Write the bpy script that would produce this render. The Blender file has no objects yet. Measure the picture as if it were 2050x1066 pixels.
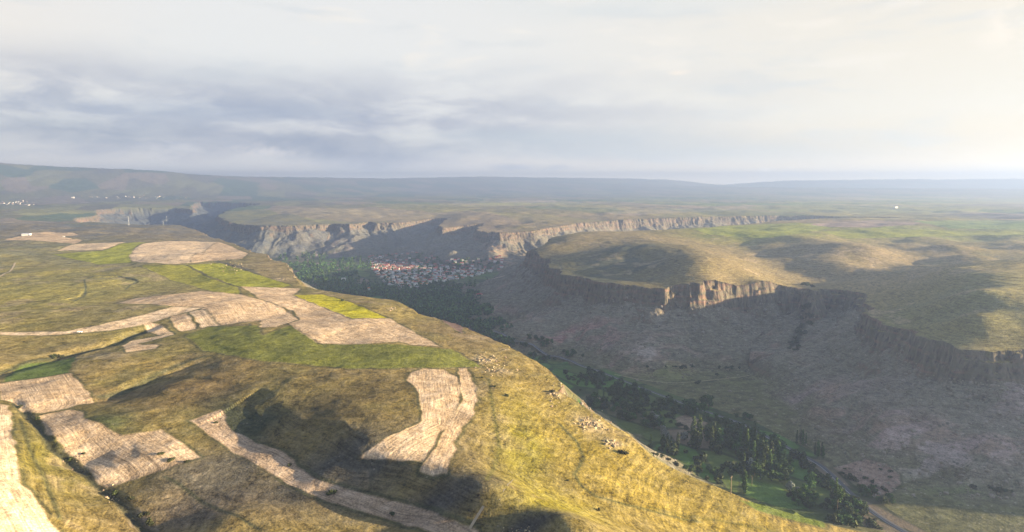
import bpy, math, random
import numpy as np
R = math.radians
scene = bpy.context.scene
COL = scene.collection

# ------------------------------------------------------------------ camera
F = 1368.0            # focal length in photograph pixels (2050 wide)
CX, CY = 1025.0, 533.0
PITCH = math.atan((533 - 368) / F)
CAMZ = 300.0          # metres above the valley floor
cam_d = bpy.data.cameras.new('camera')
cam = bpy.data.objects.new('camera', cam_d)
COL.objects.link(cam)
cam.location = (0, 0, CAMZ)
cam.rotation_euler = (math.pi / 2 - PITCH, 0, 0)
cam_d.sensor_width = 36.0
cam_d.lens = 36.0 * F / 2050.0
cam_d.clip_start = 1.0
cam_d.clip_end = 90000.0
scene.camera = cam

# ------------------------------------------------------------------ light
SUN_AZ = 100.0         # degrees clockwise from the view direction
SUN_EL = 10.0
SKY_STRENGTH = 0.1
scene.view_settings.view_transform = 'Standard'
scene.view_settings.look = 'None'
scene.view_settings.gamma = 1.0
scene.view_settings.exposure = 2.6
scene.cycles.use_denoising = True
scene.cycles.max_bounces = 4
scene.cycles.diffuse_bounces = 2
scene.cycles.volume_bounces = 1
scene.cycles.transparent_max_bounces = 4
sun_d = bpy.data.lights.new('sun', 'SUN')
sun_d.energy = 5.0
sun_d.angle = R(0.5)
sun_d.color = (1.0, 0.79, 0.50)
sun = bpy.data.objects.new('sun', sun_d)
COL.objects.link(sun)
sdir = (math.sin(R(SUN_AZ)) * math.cos(R(SUN_EL)), math.cos(R(SUN_AZ)) * math.cos(R(SUN_EL)), math.sin(R(SUN_EL)))
from mathutils import Vector
sun.rotation_euler = Vector(sdir).to_track_quat('Z', 'Y').to_euler()
sun.location = (2000, 0, 1500)


# ------------------------------------------------------------------ node expression helper
class E:
    tree = None

    def __init__(s, sock):
        s.s = sock

    @staticmethod
    def node(kind, **props):
        n = E.tree.nodes.new(kind)
        for k, v in props.items():
            setattr(n, k, v)
        return n

    @staticmethod
    def plug(inp, v):
        if isinstance(v, E):
            E.tree.links.new(v.s, inp)
        elif isinstance(v, (tuple, list)):
            v = tuple(v)
            try:
                n = len(inp.default_value)
            except TypeError:
                n = 1
            if n == 4 and len(v) == 3:
                v = v + (1.0,)
            inp.default_value = v
        else:
            inp.default_value = v

    @staticmethod
    def m(op, *a):
        n = E.node('ShaderNodeMath', operation=op)
        for i, v in enumerate(a):
            E.plug(n.inputs[i], v)
        return E(n.outputs[0])

    def __add__(s, o): return E.m('ADD', s, o)
    __radd__ = __add__
    def __sub__(s, o): return E.m('SUBTRACT', s, o)
    def __rsub__(s, o): return E.m('SUBTRACT', o, s)
    def __mul__(s, o): return E.m('MULTIPLY', s, o)
    __rmul__ = __mul__
    def __truediv__(s, o): return E.m('DIVIDE', s, o)
    def __neg__(s): return E.m('MULTIPLY', s, -1.0)


def sst(x, a, b, lo=0.0, hi=1.0):
    n = E.node('ShaderNodeMapRange', interpolation_type='SMOOTHSTEP')
    for i, v in enumerate((x, a, b, lo, hi)):
        E.plug(n.inputs[i], v)
    return E(n.outputs[0])


def lin(x, a, b, lo=0.0, hi=1.0):
    n = E.node('ShaderNodeMapRange')
    for i, v in enumerate((x, a, b, lo, hi)):
        E.plug(n.inputs[i], v)
    return E(n.outputs[0])


def mixc(f, a, b, mode='MIX'):
    n = E.node('ShaderNodeMix', data_type='RGBA', blend_type=mode)
    E.plug(n.inputs[0], f)
    E.plug(n.inputs[6], a)
    E.plug(n.inputs[7], b)
    return E(n.outputs[2])


def vec(x, y, z=0.0):
    n = E.node('ShaderNodeCombineXYZ')
    for i, v in enumerate((x, y, z)):
        E.plug(n.inputs[i], v)
    return E(n.outputs[0])


def sep(v):
    n = E.node('ShaderNodeSeparateXYZ')
    E.plug(n.inputs[0], v)
    return E(n.outputs[0]), E(n.outputs[1]), E(n.outputs[2])


def noise(v, scale, detail=4.0, rough=0.55, dist=0.0):
    n = E.node('ShaderNodeTexNoise')
    E.plug(n.inputs['Vector'], v)
    n.inputs['Scale'].default_value = scale
    n.inputs['Detail'].default_value = detail
    n.inputs['Roughness'].default_value = rough
    n.inputs['Distortion'].default_value = dist
    return E(n.outputs['Fac'])


def voronoi(v, scale, feature='F1', rand=1.0):
    n = E.node('ShaderNodeTexVoronoi', feature=feature)
    E.plug(n.inputs['Vector'], v)
    n.inputs['Scale'].default_value = scale
    n.inputs['Randomness'].default_value = rand
    return n


def attr(name, color=False):
    n = E.node('ShaderNodeAttribute', attribute_name=name)
    return E(n.outputs['Color' if color else 'Fac'])


def hsv(c, h=0.5, s=1.0, v=1.0):
    n = E.node('ShaderNodeHueSaturation')
    E.plug(n.inputs['Hue'], h)
    E.plug(n.inputs['Saturation'], s)
    E.plug(n.inputs['Value'], v)
    E.plug(n.inputs['Color'], c)
    return E(n.outputs[0])


# ------------------------------------------------------------------ world: sky with cloud layers
world = bpy.data.worlds.new('World')
scene.world = world
world.use_nodes = True
E.tree = world.node_tree
E.tree.nodes.clear()
out = E.node('ShaderNodeOutputWorld')
bg = E.node('ShaderNodeBackground')
E.tree.links.new(bg.outputs[0], out.inputs[0])
bg.inputs[1].default_value = SKY_STRENGTH
sky = E.node('ShaderNodeTexSky', sky_type='NISHITA')
sky.sun_disc = False
sky.sun_elevation = R(SUN_EL)
sky.sun_rotation = R(SUN_AZ)
sky.altitude = 1300
tc = E.node('ShaderNodeTexCoord')
X, Y, Z = sep(E(tc.outputs['Generated']))
az = E.m('ARCTAN2', X, Y) * F          # in photograph pixels from the view direction
el = E.m('ARCSINE', Z) * F             # above the horizon
G1 = 1.0 / SKY_STRENGTH / 2 ** scene.view_settings.exposure
def rgb(r, g, b, k=1.0):
    f = lambda c: ((c / 255 + 0.055) / 1.055) ** 2.4 if c > 10 else c / 255 / 12.92
    return (f(r) * k, f(g) * k, f(b) * k)
def skyc(r, g, b): return rgb(r, g, b, G1 * 1.1)
wn = noise(vec(az * 0.002, el * 0.006, 3.1), 1.6, 4.0, 0.55)
waz = az + (wn - 0.5) * 160.0
wel = el + (wn - 0.5) * 60.0
side = sst(az, -300.0, 1050.0)
base = mixc(side, skyc(231, 233, 234), skyc(236, 229, 213))
base = mixc(sst(el, 30.0, 140.0, 1.0, 0.0), base, mixc(side, skyc(214, 209, 210), skyc(238, 214, 168)))
# upper left cream glow
base = mixc(sst(az, -500.0, -1050.0) * sst(el, 80.0, 170.0) * sst(el, 420.0, 250.0) * 0.8, base, skyc(240, 232, 222))
# thin high veils
n1 = noise(vec(waz * 0.0016, wel * 0.009, 0.0), 2.0, 6.0, 0.55)
base = mixc(sst(n1, 0.50, 0.68) * 0.45, base, skyc(205, 213, 220))
n1b = noise(vec(waz * 0.003, wel * 0.012, 7.0), 2.2, 5.0, 0.5)
base = mixc(sst(n1b, 0.56, 0.72) * 0.5 * sst(el, 150.0, 240.0), base, skyc(249, 243, 233))
# big blue grey bank low on the left
env = sst(waz, 700.0, -350.0) * sst(wel, 12.0, 62.0) * sst(wel, 250.0, 130.0)
n2 = noise(vec(waz * 0.0022, wel * 0.008, 11.0), 2.2, 8.0, 0.6)
n5 = noise(vec(waz * 0.007, wel * 0.016, 2.0), 1.5, 6.0, 0.6)
bank = env * sst(n2, 0.26, 0.52)
bank = bank * lin(n5, 0.3, 0.7, 1.15, 0.72)
base = mixc(bank * 0.92, base, mixc(sst(n2, 0.4, 0.62), skyc(189, 192, 205), skyc(152, 159, 184)))
# darkest core
def blob(cx, cy, rx, ry, soft=1.0):
    dx = (waz - cx) * (1.0 / rx)
    dy = (wel - cy) * (1.0 / ry)
    d = E.m('SQRT', dx * dx + dy * dy)
    return sst(d, 1.0, 1.0 - 0.95 * soft)
base = mixc(blob(-350, 62, 330, 38) * lin(n5, 0.35, 0.6, 0.9, 0.4), base, skyc(108, 124, 160))
base = mixc(blob(-750, 85, 260, 40) * lin(n5, 0.35, 0.6, 0.75, 0.3), base, skyc(124, 138, 168))
base = mixc(blob(-550, 130, 420, 40) * 0.4, base, skyc(158, 172, 198))
base = mixc(blob(330, 62, 700, 38) * 0.6, base, skyc(184, 196, 206))
base = mixc(blob(100, 92, 500, 30) * 0.55, base, skyc(180, 193, 206))
base = mixc(blob(50, 190, 260, 26) * 0.35, base, skyc(215, 216, 220))
base = mixc(blob(250, 330, 520, 40) * 0.5, base, skyc(218, 225, 228))
base = mixc(blob(-15, 26, 80, 9) * 0.6, base, skyc(140, 152, 180))
base = mixc(blob(70, 24, 40, 8) * 0.5, base, skyc(150, 160, 185))
# bright puffs
n3 = noise(vec(waz * 0.012, wel * 0.02, 5.0), 1.8, 5.0, 0.55)
puff = sst(n3, 0.40, 0.60)
base = mixc(blob(-1010, 80, 150, 75) * puff * 0.95, base, skyc(228, 224, 222))
base = mixc(blob(-960, 60, 260, 50) * 0.5, base, skyc(222, 219, 221))
base = mixc(blob(-500, 52, 120, 26) * puff * 0.9, base, skyc(219, 216, 221))
base = mixc(blob(-640, 48, 90, 30) * puff * 0.7, base, skyc(212, 212, 220))
base = mixc(blob(840, 245, 60, 60) * puff * 0.8, base, skyc(253, 243, 228))
base = mixc(blob(980, 295, 90, 50) * puff * 0.8, base, skyc(253, 241, 226))
base = mixc(blob(320, 208, 26, 8) * 0.8, base, skyc(253, 242, 228))
base = mixc(blob(470, 22, 16, 7) * 0.8, base, skyc(246, 236, 222))
# unseen sky outside the bright belt in front, toned to set the ambient light
front = sst(Y, -0.15, 0.55) * sst(el, 760.0, 420.0)
rest = mixc(0.85, E(sky.outputs[0]), tuple(c * G1 for c in (0.41, 0.46, 0.57)))
glow = lin(X, -1.0, 1.0, 0.42, 1.75)      # the evening side of the sky is the brighter one
rest = mixc(1.0, rest, vec(glow * lin(X, -1.0, 1.0, 0.92, 1.06), glow, glow * lin(X, -1.0, 1.0, 1.12, 0.92)), 'MULTIPLY')
col = mixc(front, rest, base)
col = mixc(0.04, col, E(sky.outputs[0]))
col = mixc(front, col, mixc(1.0, col, (1.03, 0.99, 0.935), 'MULTIPLY'))
boost = 1.0 + (E.m('EXPONENT', E.m('MAXIMUM', el - 8.0, 0.0) * (-1.0 / 18.0)) * 3.0 + E.m('EXPONENT', E.m('MAXIMUM', el, 0.0) * (-1.0 / 70.0)) * 0.5) * front
col = mixc(1.0, col, vec(boost, boost, boost), 'MULTIPLY')
E.plug(bg.inputs[0], col)

# ------------------------------------------------------------------ coordinates
cp, sp = math.cos(PITCH), math.sin(PITCH)


def ray(px, py):
    a = (np.asarray(px, float) - CX) / F
    b = (CY - np.asarray(py, float)) / F
    return a, cp + b * sp, -sp + b * cp       # x, y, z of the direction


def unp(px, py, D):
    x, y, z = ray(px, py)
    t = D / np.maximum(-z, 1e-5)
    return x * t, y * t


def proj(x, y, z):
    zz = z - CAMZ
    f = y * cp - zz * sp
    u = y * sp + zz * cp
    return CX + F * x / f, CY - F * u / f


def vnoise(x, y, seed=0):
    xi = np.floor(x).astype(np.int64)
    yi = np.floor(y).astype(np.int64)
    fx = x - xi
    fy = y - yi
    fx = fx * fx * fx * (fx * (fx * 6 - 15) + 10)
    fy = fy * fy * fy * (fy * (fy * 6 - 15) + 10)

    def h(i, j):
        n = (i * 374761393 + j * 668265263 + seed * 1442695041) & 0xffffffff
        n = ((n ^ (n >> 13)) * 1274126177) & 0xffffffff
        return ((n ^ (n >> 16)) & 0xffff).astype(np.float32) / 32767.5 - 1.0
    a = h(xi, yi); b = h(xi + 1, yi); c = h(xi, yi + 1); d = h(xi + 1, yi + 1)
    return (a + (b - a) * fx) + ((c + (d - c) * fx) - (a + (b - a) * fx)) * fy


def fbm(x, y, scale, octs=4, seed=0, gain=0.5):
    v = 0.0; a = 1.0; s = 1.0 / scale
    for o in range(octs):
        v = v + a * vnoise(x * s + 17.3 * o, y * s - 9.1 * o, seed + o)
        a *= gain; s *= 2.03
    return v


def smooth(t):
    t = np.clip(t, 0, 1)
    return t * t * (3 - 2 * t)


# ------------------------------------------------------------------ upland surface (drop below camera)
PC = []   # (px, py, D)
RC = []   # (px, r, D)
# silhouette of the near hill
SIL = [(1760, 1110, 214), (1620, 1066, 203), (1500, 1031, 194), (1400, 986, 187), (1320, 955, 182), (1280, 925, 176), (1250, 885, 172),
       (1200, 853, 169), (1160, 830, 167), (1130, 812, 164), (1110, 768, 160), (1085, 747, 158), (1040, 717, 156), (1000, 694, 155),
       (960, 676, 155), (900, 652, 155), (870, 641, 156), (830, 637, 158), (785, 609, 154), (740, 603, 154), (650, 589, 155),
       (600, 579, 156), (583, 560, 152), (565, 533, 146), (530, 516, 144), (500, 504, 148), (470, 494, 149), (440, 484, 150),
       (405, 470, 151), (360, 456, 150), (330, 451, 150), (250, 451, 151), (150, 448, 152), (0, 452, 153)]
PC += SIL
PC += [(450, 770, 153), (540, 790, 151), (620, 850, 152), (720, 893, 152), (850, 938, 154), (960, 987, 155), (1100, 1052, 158),
       (1250, 1100, 163), (400, 842, 160), (480, 880, 163), (600, 945, 166), (700, 990, 167), (800, 1015, 168), (940, 1062, 168), (1050, 1115, 171),
       (350, 960, 164), (300, 905, 162), (450, 1050, 167), (250, 940, 164), (150, 930, 167), (300, 1066, 173), (215, 985, 170), (75, 850, 161), (20, 780, 157),
       (60, 950, 156), (0, 1000, 149), (110, 1050, 159), (0, 900, 150), (-200, 1000, 138), (-300, 800, 140), (200, 850, 158), (130, 780, 156), (20, 735, 155),
       (100, 722, 157), (210, 690, 156), (310, 657, 154), (200, 775, 159), (330, 733, 157), (425, 712, 154), (250, 722, 153.0), (300, 800, 156), (380, 760, 152),
       (150, 640, 149), (60, 690, 152), (100, 560, 151), (400, 600, 147), (600, 640, 148), (800, 660, 151), (500, 680, 149), (700, 720, 148.5), (950, 705, 153),
       (1050, 780, 158), (1000, 850, 158), (900, 800, 152), (800, 820, 150), (700, 800, 149), (400, 545, 151), (100, 520, 153), (300, 500, 150), (451, 505, 150.5), (540, 555, 153), (200, 600, 150),
       (1150, 900, 168), (1200, 960, 172), (1350, 1010, 184), (1400, 1060, 188), (1050, 950, 163), (1150, 1020, 167), (1300, 1100, 172), (700, 1100, 167), (200, 1150, 170), (550, 1150, 168), (-400, 500, 150), (-300, 620, 146)]
# right mesas: lips (cliff edge) at D~184
LIP1 = [(1065, 504, 184), (1080, 517, 187), (1110, 535, 189), (1150, 551, 189), (1200, 564, 189), (1260, 571, 189), (1330, 577, 189), (1400, 578, 189),
        (1480, 575, 191), (1560, 572, 192), (1597, 576, 193)]
LIP2 = [(1625, 590, 189), (1650, 578, 189), (1700, 582, 190), (1745, 601, 190), (1742, 625, 191), (1800, 652, 191), (1860, 682, 191), (1920, 702, 190), (1990, 708, 189), (2050, 704, 189)]
PC += LIP1 + LIP2
PC += [(1170, 484, 155), (1230, 497, 154), (1310, 502, 153), (1345, 520, 154), (1400, 532, 158), (1385, 562, 174), (1180, 502, 169), (1240, 514, 169), (1305, 518, 168), (1328, 542, 174), (1360, 566, 182), (1170, 467, 151), (1088, 490, 160), (1120, 500, 169), (1140, 472, 153), (1110, 480, 156), (1530, 448, 150), (1400, 459, 150),
       (1250, 480, 150), (1340, 463, 150), (1400, 500, 150.5), (1470, 530, 160), (1540, 558, 175), (1200, 530, 177), (1280, 540, 178), (1420, 556, 170), (1440, 515, 155),
       (1450, 456, 150), (1600, 441, 150), (1750, 436, 150), (1900, 436, 149), (2050, 437, 148), (2300, 437, 148), (1500, 470, 151), (1650, 465, 151), (1850, 462, 150), (2050, 465, 149),
       # side ravine and its hollows
       (1610, 566, 198), (1700, 556, 192), (1800, 548, 190), (1870, 538, 187), (1950, 528, 181), (2050, 514, 170), (2200, 500, 165),
       (1500, 488, 170), (1530, 515, 181), (1560, 540, 188), (1590, 560, 194), (1600, 477, 152), (1680, 483, 150), (1755, 498, 151), (1825, 518, 157), (1866, 531, 168), (1640, 520, 167), (1700, 535, 172), (1780, 535, 170),
       (1792, 482, 161), (1812, 500, 171), (1850, 518, 177), (1880, 530, 178), (1870, 475, 150), (1915, 488, 149), (1943, 503, 152), (1938, 518, 163),
       (1950, 484, 162), (1962, 503, 170), (1970, 522, 173), (2010, 474, 151), (2060, 480, 150), (2100, 492, 152),
       # mesa at right edge
       (1700, 562, 186), (1800, 556, 176), (1870, 541, 150), (1900, 533, 146), (2050, 525, 143), (1922, 556, 147), (1932, 588, 148), (1990, 612, 149), (2040, 650, 168), (2050, 580, 144),
       (1850, 562, 167), (1880, 600, 170), (1940, 628, 170), (2000, 662, 179), (1750, 578, 183), (1800, 602, 184), (1850, 642, 186), (1780, 570, 180),
       (2200, 560, 146), (2300, 700, 178), (2250, 640, 160)]
# opposite uplands across the valley
LIPF = [(1830, 437, 152), (1700, 434, 156), (1560, 432, 158), (1400, 435, 160), (1300, 438, 162), (1200, 443, 166), (1130, 450, 172), (1070, 462, 182), (1000, 466, 186),
        (955, 463, 186), (965, 448, 176), (925, 452, 184), (885, 456, 185), (877, 451, 184), (900, 436, 172), (865, 439, 182), (800, 446, 185), (752, 447, 185),
        (738, 443, 183), (727, 447, 185), (700, 450, 186), (665, 448, 186), (600, 452, 188), (520, 452, 187), (470, 448, 184), (445, 441, 180), (440, 428, 168), (470, 417, 158), (520, 408, 150)]
PC += LIPF
PC += [(680, 436, 170), (640, 428, 157), (560, 423, 152), (700, 428, 158), (760, 430, 166), (800, 432, 168), (850, 424, 155), (900, 420, 152), (940, 430, 157), (1000, 438, 165), (1040, 430, 158), (1100, 428, 154),
       (600, 410, 152), (1200, 420, 150), (1400, 415, 150), (1600, 410, 150), (1800, 410, 150), (2050, 410, 150), (990, 425, 153), (500, 430, 165)]
LIPL = [(440, 404, 150), (400, 404, 152), (383, 410, 158), (385, 419, 166), (350, 417, 166), (300, 417, 165), (240, 418, 164), (190, 420, 164), (192, 431, 172), (150, 436, 175)]
PC += LIPL
PC += [(300, 408, 152), (200, 408, 152), (100, 425, 153), (0, 430, 152), (100, 410, 152), (-200, 430, 150)]
for a in range(-200, 2400, 200):
    RC.append((a, 7500, 150 + (8 if a > 900 else 0)))
# far country: left hills, middle table, right plain
for a, r_, d_ in [(-500, 9800, -230), (-200, 9800, -240), (0, 9800, -225), (60, 9800, -195), (130, 9800, -165), (200, 9800, -160), (300, 9800, -160), (345, 9800, -140), (420, 10500, -100), (520, 11500, -85),
                  (-200, 8200, 60), (0, 8200, 80), (200, 8200, 90), (400, 8200, 110), (600, 8500, 130), (650, 13000, -105), (760, 14000, -102), (820, 14500, -102), (846, 14500, -140), (872, 14500, -104), (960, 15500, -155), (1100, 16000, -130),
                  (1250, 16300, -105), (1365, 16300, -60), (1390, 15200, 55), (1500, 14000, 75), (1700, 13200, 75), (1900, 13000, 80), (2100, 13000, 88), (2400, 13000, 100),
                  (800, 11000, 110), (1100, 11000, 110), (1400, 11000, 120), (1700, 11000, 115), (2050, 11000, 110), (1500, 15500, 150), (1900, 15500, 150), (2200, 15500, 150),
                  (0, 17300, -60), (500, 17300, 20), (1000, 17300, -100), (1300, 17300, 60), (1400, 17000, 110), (1450, 17000, 60), (1470, 16800, 0), (1522, 16800, -15), (1532, 16800, -50), (1600, 16800, -54), (1800, 16800, -50), (2050, 16800, -44), (2300, 16800, -44)]:
    RC.append((a, r_, d_))
pts = []
for px, py, D in PC:
    x, y = unp(px, py, D)
    pts.append((math.atan2(x, y), math.log(math.hypot(x, y)), D))
for px, r_, D in RC:
    pts.append((math.atan((px - CX) / F), math.log(r_), D))
WC = [  # outside the frame, world metres
    (900, 560, 182), (1300, 350, 182), (1800, 100, 182), (1100, 800, 150), (1600, 600, 146), (2400, 400, 146), (3500, 1500, 150), (330, 200, 190), (600, -100, 195), (200, 0, 165), (0, 100, 165), (100, 200, 172), (-300, 50, 140), (-800, 0, 120), (-1000, 600, 130),
    (-2500, 800, 130), (-3000, 3000, 150), (4000, 3500, 150), (0, -500, 150), (3000, -500, 150), (6000, 500, 150), (9000, 6000, 150), (-8000, 5000, 120)]
for x, y, D in WC:
    pts.append((math.atan2(x, y), math.log(max(60, math.hypot(x, y))), D))
pts = np.array(pts)
CK = 0.035


def kern(d2):
    return np.sqrt(d2 + CK * CK)


def rbf_fit(P3, lam=2e-3):
    d2 = (P3[:, None, 0] - P3[None, :, 0]) ** 2 + (P3[:, None, 1] - P3[None, :, 1]) ** 2
    A = kern(d2)
    n = len(P3)
    M = np.zeros((n + 1, n + 1))
    M[:n, :n] = A - lam * np.eye(n)
    M[:n, n] = 1; M[n, :n] = 1
    b = np.concatenate([P3[:, 2], [0]])
    return np.linalg.solve(M, b)


wts = rbf_fit(pts)
U0, U1, V0, V1, ST = -2.2, 2.2, math.log(60), math.log(70000), 0.005
ug = np.arange(U0, U1, ST)
vg = np.arange(V0, V1, ST)
GRID = np.empty((len(vg), len(ug)), np.float32)
p32 = pts.astype(np.float32)
for i, v in enumerate(vg):
    d2 = (ug[None, :].astype(np.float32) - p32[:, 0:1]) ** 2 + (np.float32(v) - p32[:, 1:2]) ** 2
    GRID[i] = wts[:-1].astype(np.float32) @ np.sqrt(d2 + np.float32(CK * CK)) + wts[-1]


def upland(x, y):
    u = (np.arctan2(x, y) - U0) / ST
    v = (np.log(np.maximum(np.hypot(x, y), 61)) - V0) / ST
    u = np.clip(u, 0, len(ug) - 1.001)
    v = np.clip(v, 0, len(vg) - 1.001)
    i = v.astype(int); j = u.astype(int)
    fv = v - i; fu = u - j
    a = GRID[i, j]; b = GRID[i, j + 1]; c = GRID[i + 1, j]; d = GRID[i + 1, j + 1]
    return (a * (1 - fu) + b * fu) * (1 - fv) + (c * (1 - fu) + d * fu) * fv


# ------------------------------------------------------------------ canyon outline (rim, plan view)
# each: px, py, D, cliff height, talus slope, shoulder
rim = []


def addr(lst, ch, sl):
    for px, py, D in lst:
        x, y = unp(px, py, D)
        rim.append((x, y, ch, sl))


for x, y in [(1800, 100), (1300, 350), (900, 560)]:
    rim.append((x, y, 28, 0.5))
addr(LIP2[::-1], 24, 0.52)
rim.append((*unp(1606, 582, 199), 12, 0.45))
addr(LIP1[::-1], 28, 0.5)
# behind the first mesa (hidden side of its ridge), then the opposite rim
for px, py, D in [(1070, 499, 178), (1088, 491, 170), (1110, 481, 165), (1140, 473, 162), (1170, 467.5, 160), (1250, 467.5, 158), (1340, 463.5, 158), (1450, 455.5, 157), (1530, 448.5, 156), (1600, 441.5, 155), (1700, 438, 154), (1820, 436.5, 151)]:
    x, y = unp(px, py, D)
    rim.append((x, y, 18, 0.5))
addr(LIPF, 25, 0.42)
addr(LIPL, 26, 0.42)
for px, py, D in [(150, 443, 160), (200, 446, 155), (250, 447, 152), (330, 447, 152), (360, 452, 153), (405, 467, 154), (440, 481, 153), (470, 490, 152), (500, 500, 150), (530, 512, 147),
                  (566, 531, 149), (585, 545, 150)]:
    x, y = unp(px, py, D)
    rim.append((x, y, 16, 0.62))
NEAR = [(592, 565, 156), (604, 576, 158), (650, 585, 158), (740, 599, 157), (785, 605, 158), (830, 632, 161), (870, 638, 158), (900, 648, 158), (960, 670, 158), (1000, 688, 158), (1040, 710, 159), (1085, 740, 161)]
for px, py, D in NEAR:
    x, y = unp(px, py, D)
    rim.append((x, y, 4, 0.62))
for px, py, D, ch in [(1112, 760, 163, 10), (1134, 805, 168, 18), (1165, 826, 171, 5), (1205, 849, 173, 3), (1255, 880, 177, 2), (1287, 920, 181, 0), (1330, 950, 187, 0), (1410, 981, 192, 0), (1510, 1024, 200, 0), (1630, 1058, 209, 0), (1780, 1100, 219, 0)]:
    x, y = unp(px, py, D)
    rim.append((x, y, ch, 0.6 if ch else 0.52))
for x, y in [(330, 230), (600, -60), (1000, -400), (1800, -500)]:
    rim.append((x, y, 0, 0.5))
rim = np.array(rim, float)


def rimdist(x, y):
    """signed distance inside the canyon outline, cliff height and talus slope of the nearest rim"""
    shp = x.shape
    x = x.ravel().astype(np.float32); y = y.ravel().astype(np.float32)
    best = np.full(x.shape, 1e12, np.float32); inside = np.zeros(x.shape, bool)
    n = len(rim)
    cw = np.zeros(x.shape, np.float32) + np.float32(1e-30); cs = cw * 0.5; cc = cw * 0; arc = cw * 0; a0 = 0.0
    for i in range(n):
        ax, ay, ac, as_ = map(float, rim[i]); bx, by, bc, bs = map(float, rim[(i + 1) % n])
        dx, dy = bx - ax, by - ay
        L2 = dx * dx + dy * dy + 1e-9
        t = np.clip(((x - ax) * dx + (y - ay) * dy) / L2, 0, 1)
        d2 = (x - ax - t * dx) ** 2 + (y - ay - t * dy) ** 2
        w = d2 + 25.0; w = 1e4 / (w * w)
        cw += w; cc += w * (ac + (bc - ac) * t); cs += w * (as_ + (bs - as_) * t)
        arc = np.where(d2 < best, a0 + t * math.sqrt(L2), arc); a0 += math.sqrt(L2)
        best = np.minimum(best, d2)
        if ay != by:
            c = ((ay > y) != (by > y)) & (x < (bx - ax) * (y - ay) / (by - ay) + ax)
            inside ^= c
    s = np.sqrt(best)
    s = np.where(inside, s, -s)
    return s.reshape(shp), (cc / cw).reshape(shp), (cs / cw).reshape(shp), arc.reshape(shp)


def polyw(ptsl):
    return [unp(px, py, D) for px, py, D in ptsl]


# gullies cut in the talus: image polyline with D, depth, half width
GUL = [([(1610, 578, 196), (1618, 610, 225), (1605, 645, 240), (1590, 690, 262), (1565, 722, 288)], 20, 42),
       ([(1540, 738, 290), (1620, 697, 262), (1705, 664, 228)], -20, 48),
       ([(1760, 700, 225), (1680, 740, 262), (1600, 790, 290)], 8, 35), ([(1860, 740, 222), (1800, 800, 258), (1720, 860, 285)], 9, 38), ([(1980, 790, 222), (1930, 860, 255), (1850, 930, 285)], 10, 40),
       ([(1290, 620, 220), (1310, 670, 262), (1330, 710, 288)], 7, 40), ([(1450, 625, 220), (1440, 680, 262), (1430, 720, 288)], -9, 50), ([(980, 520, 250), (940, 545, 285)], 8, 60)]
GULW = [([unp(*p) for p in pl], dep, w) for pl, dep, w in GUL]
ROADI = [(990, 664), (1040, 688), (1085, 706), (1150, 727), (1200, 744), (1262, 768), (1320, 790), (1380, 812), (1440, 833), (1490, 850), (1545, 880), (1600, 908), (1640, 930), (1670, 955), (1700, 985),
         (1730, 1012), (1765, 1038), (1805, 1062), (1850, 1085), (1900, 1110)]


def pdist(x, y, pl):
    best = np.full(x.shape, 1e12)
    for (ax, ay), (bx, by) in zip(pl[:-1], pl[1:]):
        dx, dy = bx - ax, by - ay
        t = np.clip(((x - ax) * dx + (y - ay) * dy) / (dx * dx + dy * dy + 1e-9), 0, 1)
        best = np.minimum(best, (x - ax - t * dx) ** 2 + (y - ay - t * dy) ** 2)
    return np.sqrt(best)


FD = 300.0


def floorD(x, y):
    r = np.hypot(x, y)
    return FD + 14 * smooth((r - 2200) / 900) - 4 * fbm(x, y, 260, 2, 40)


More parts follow.
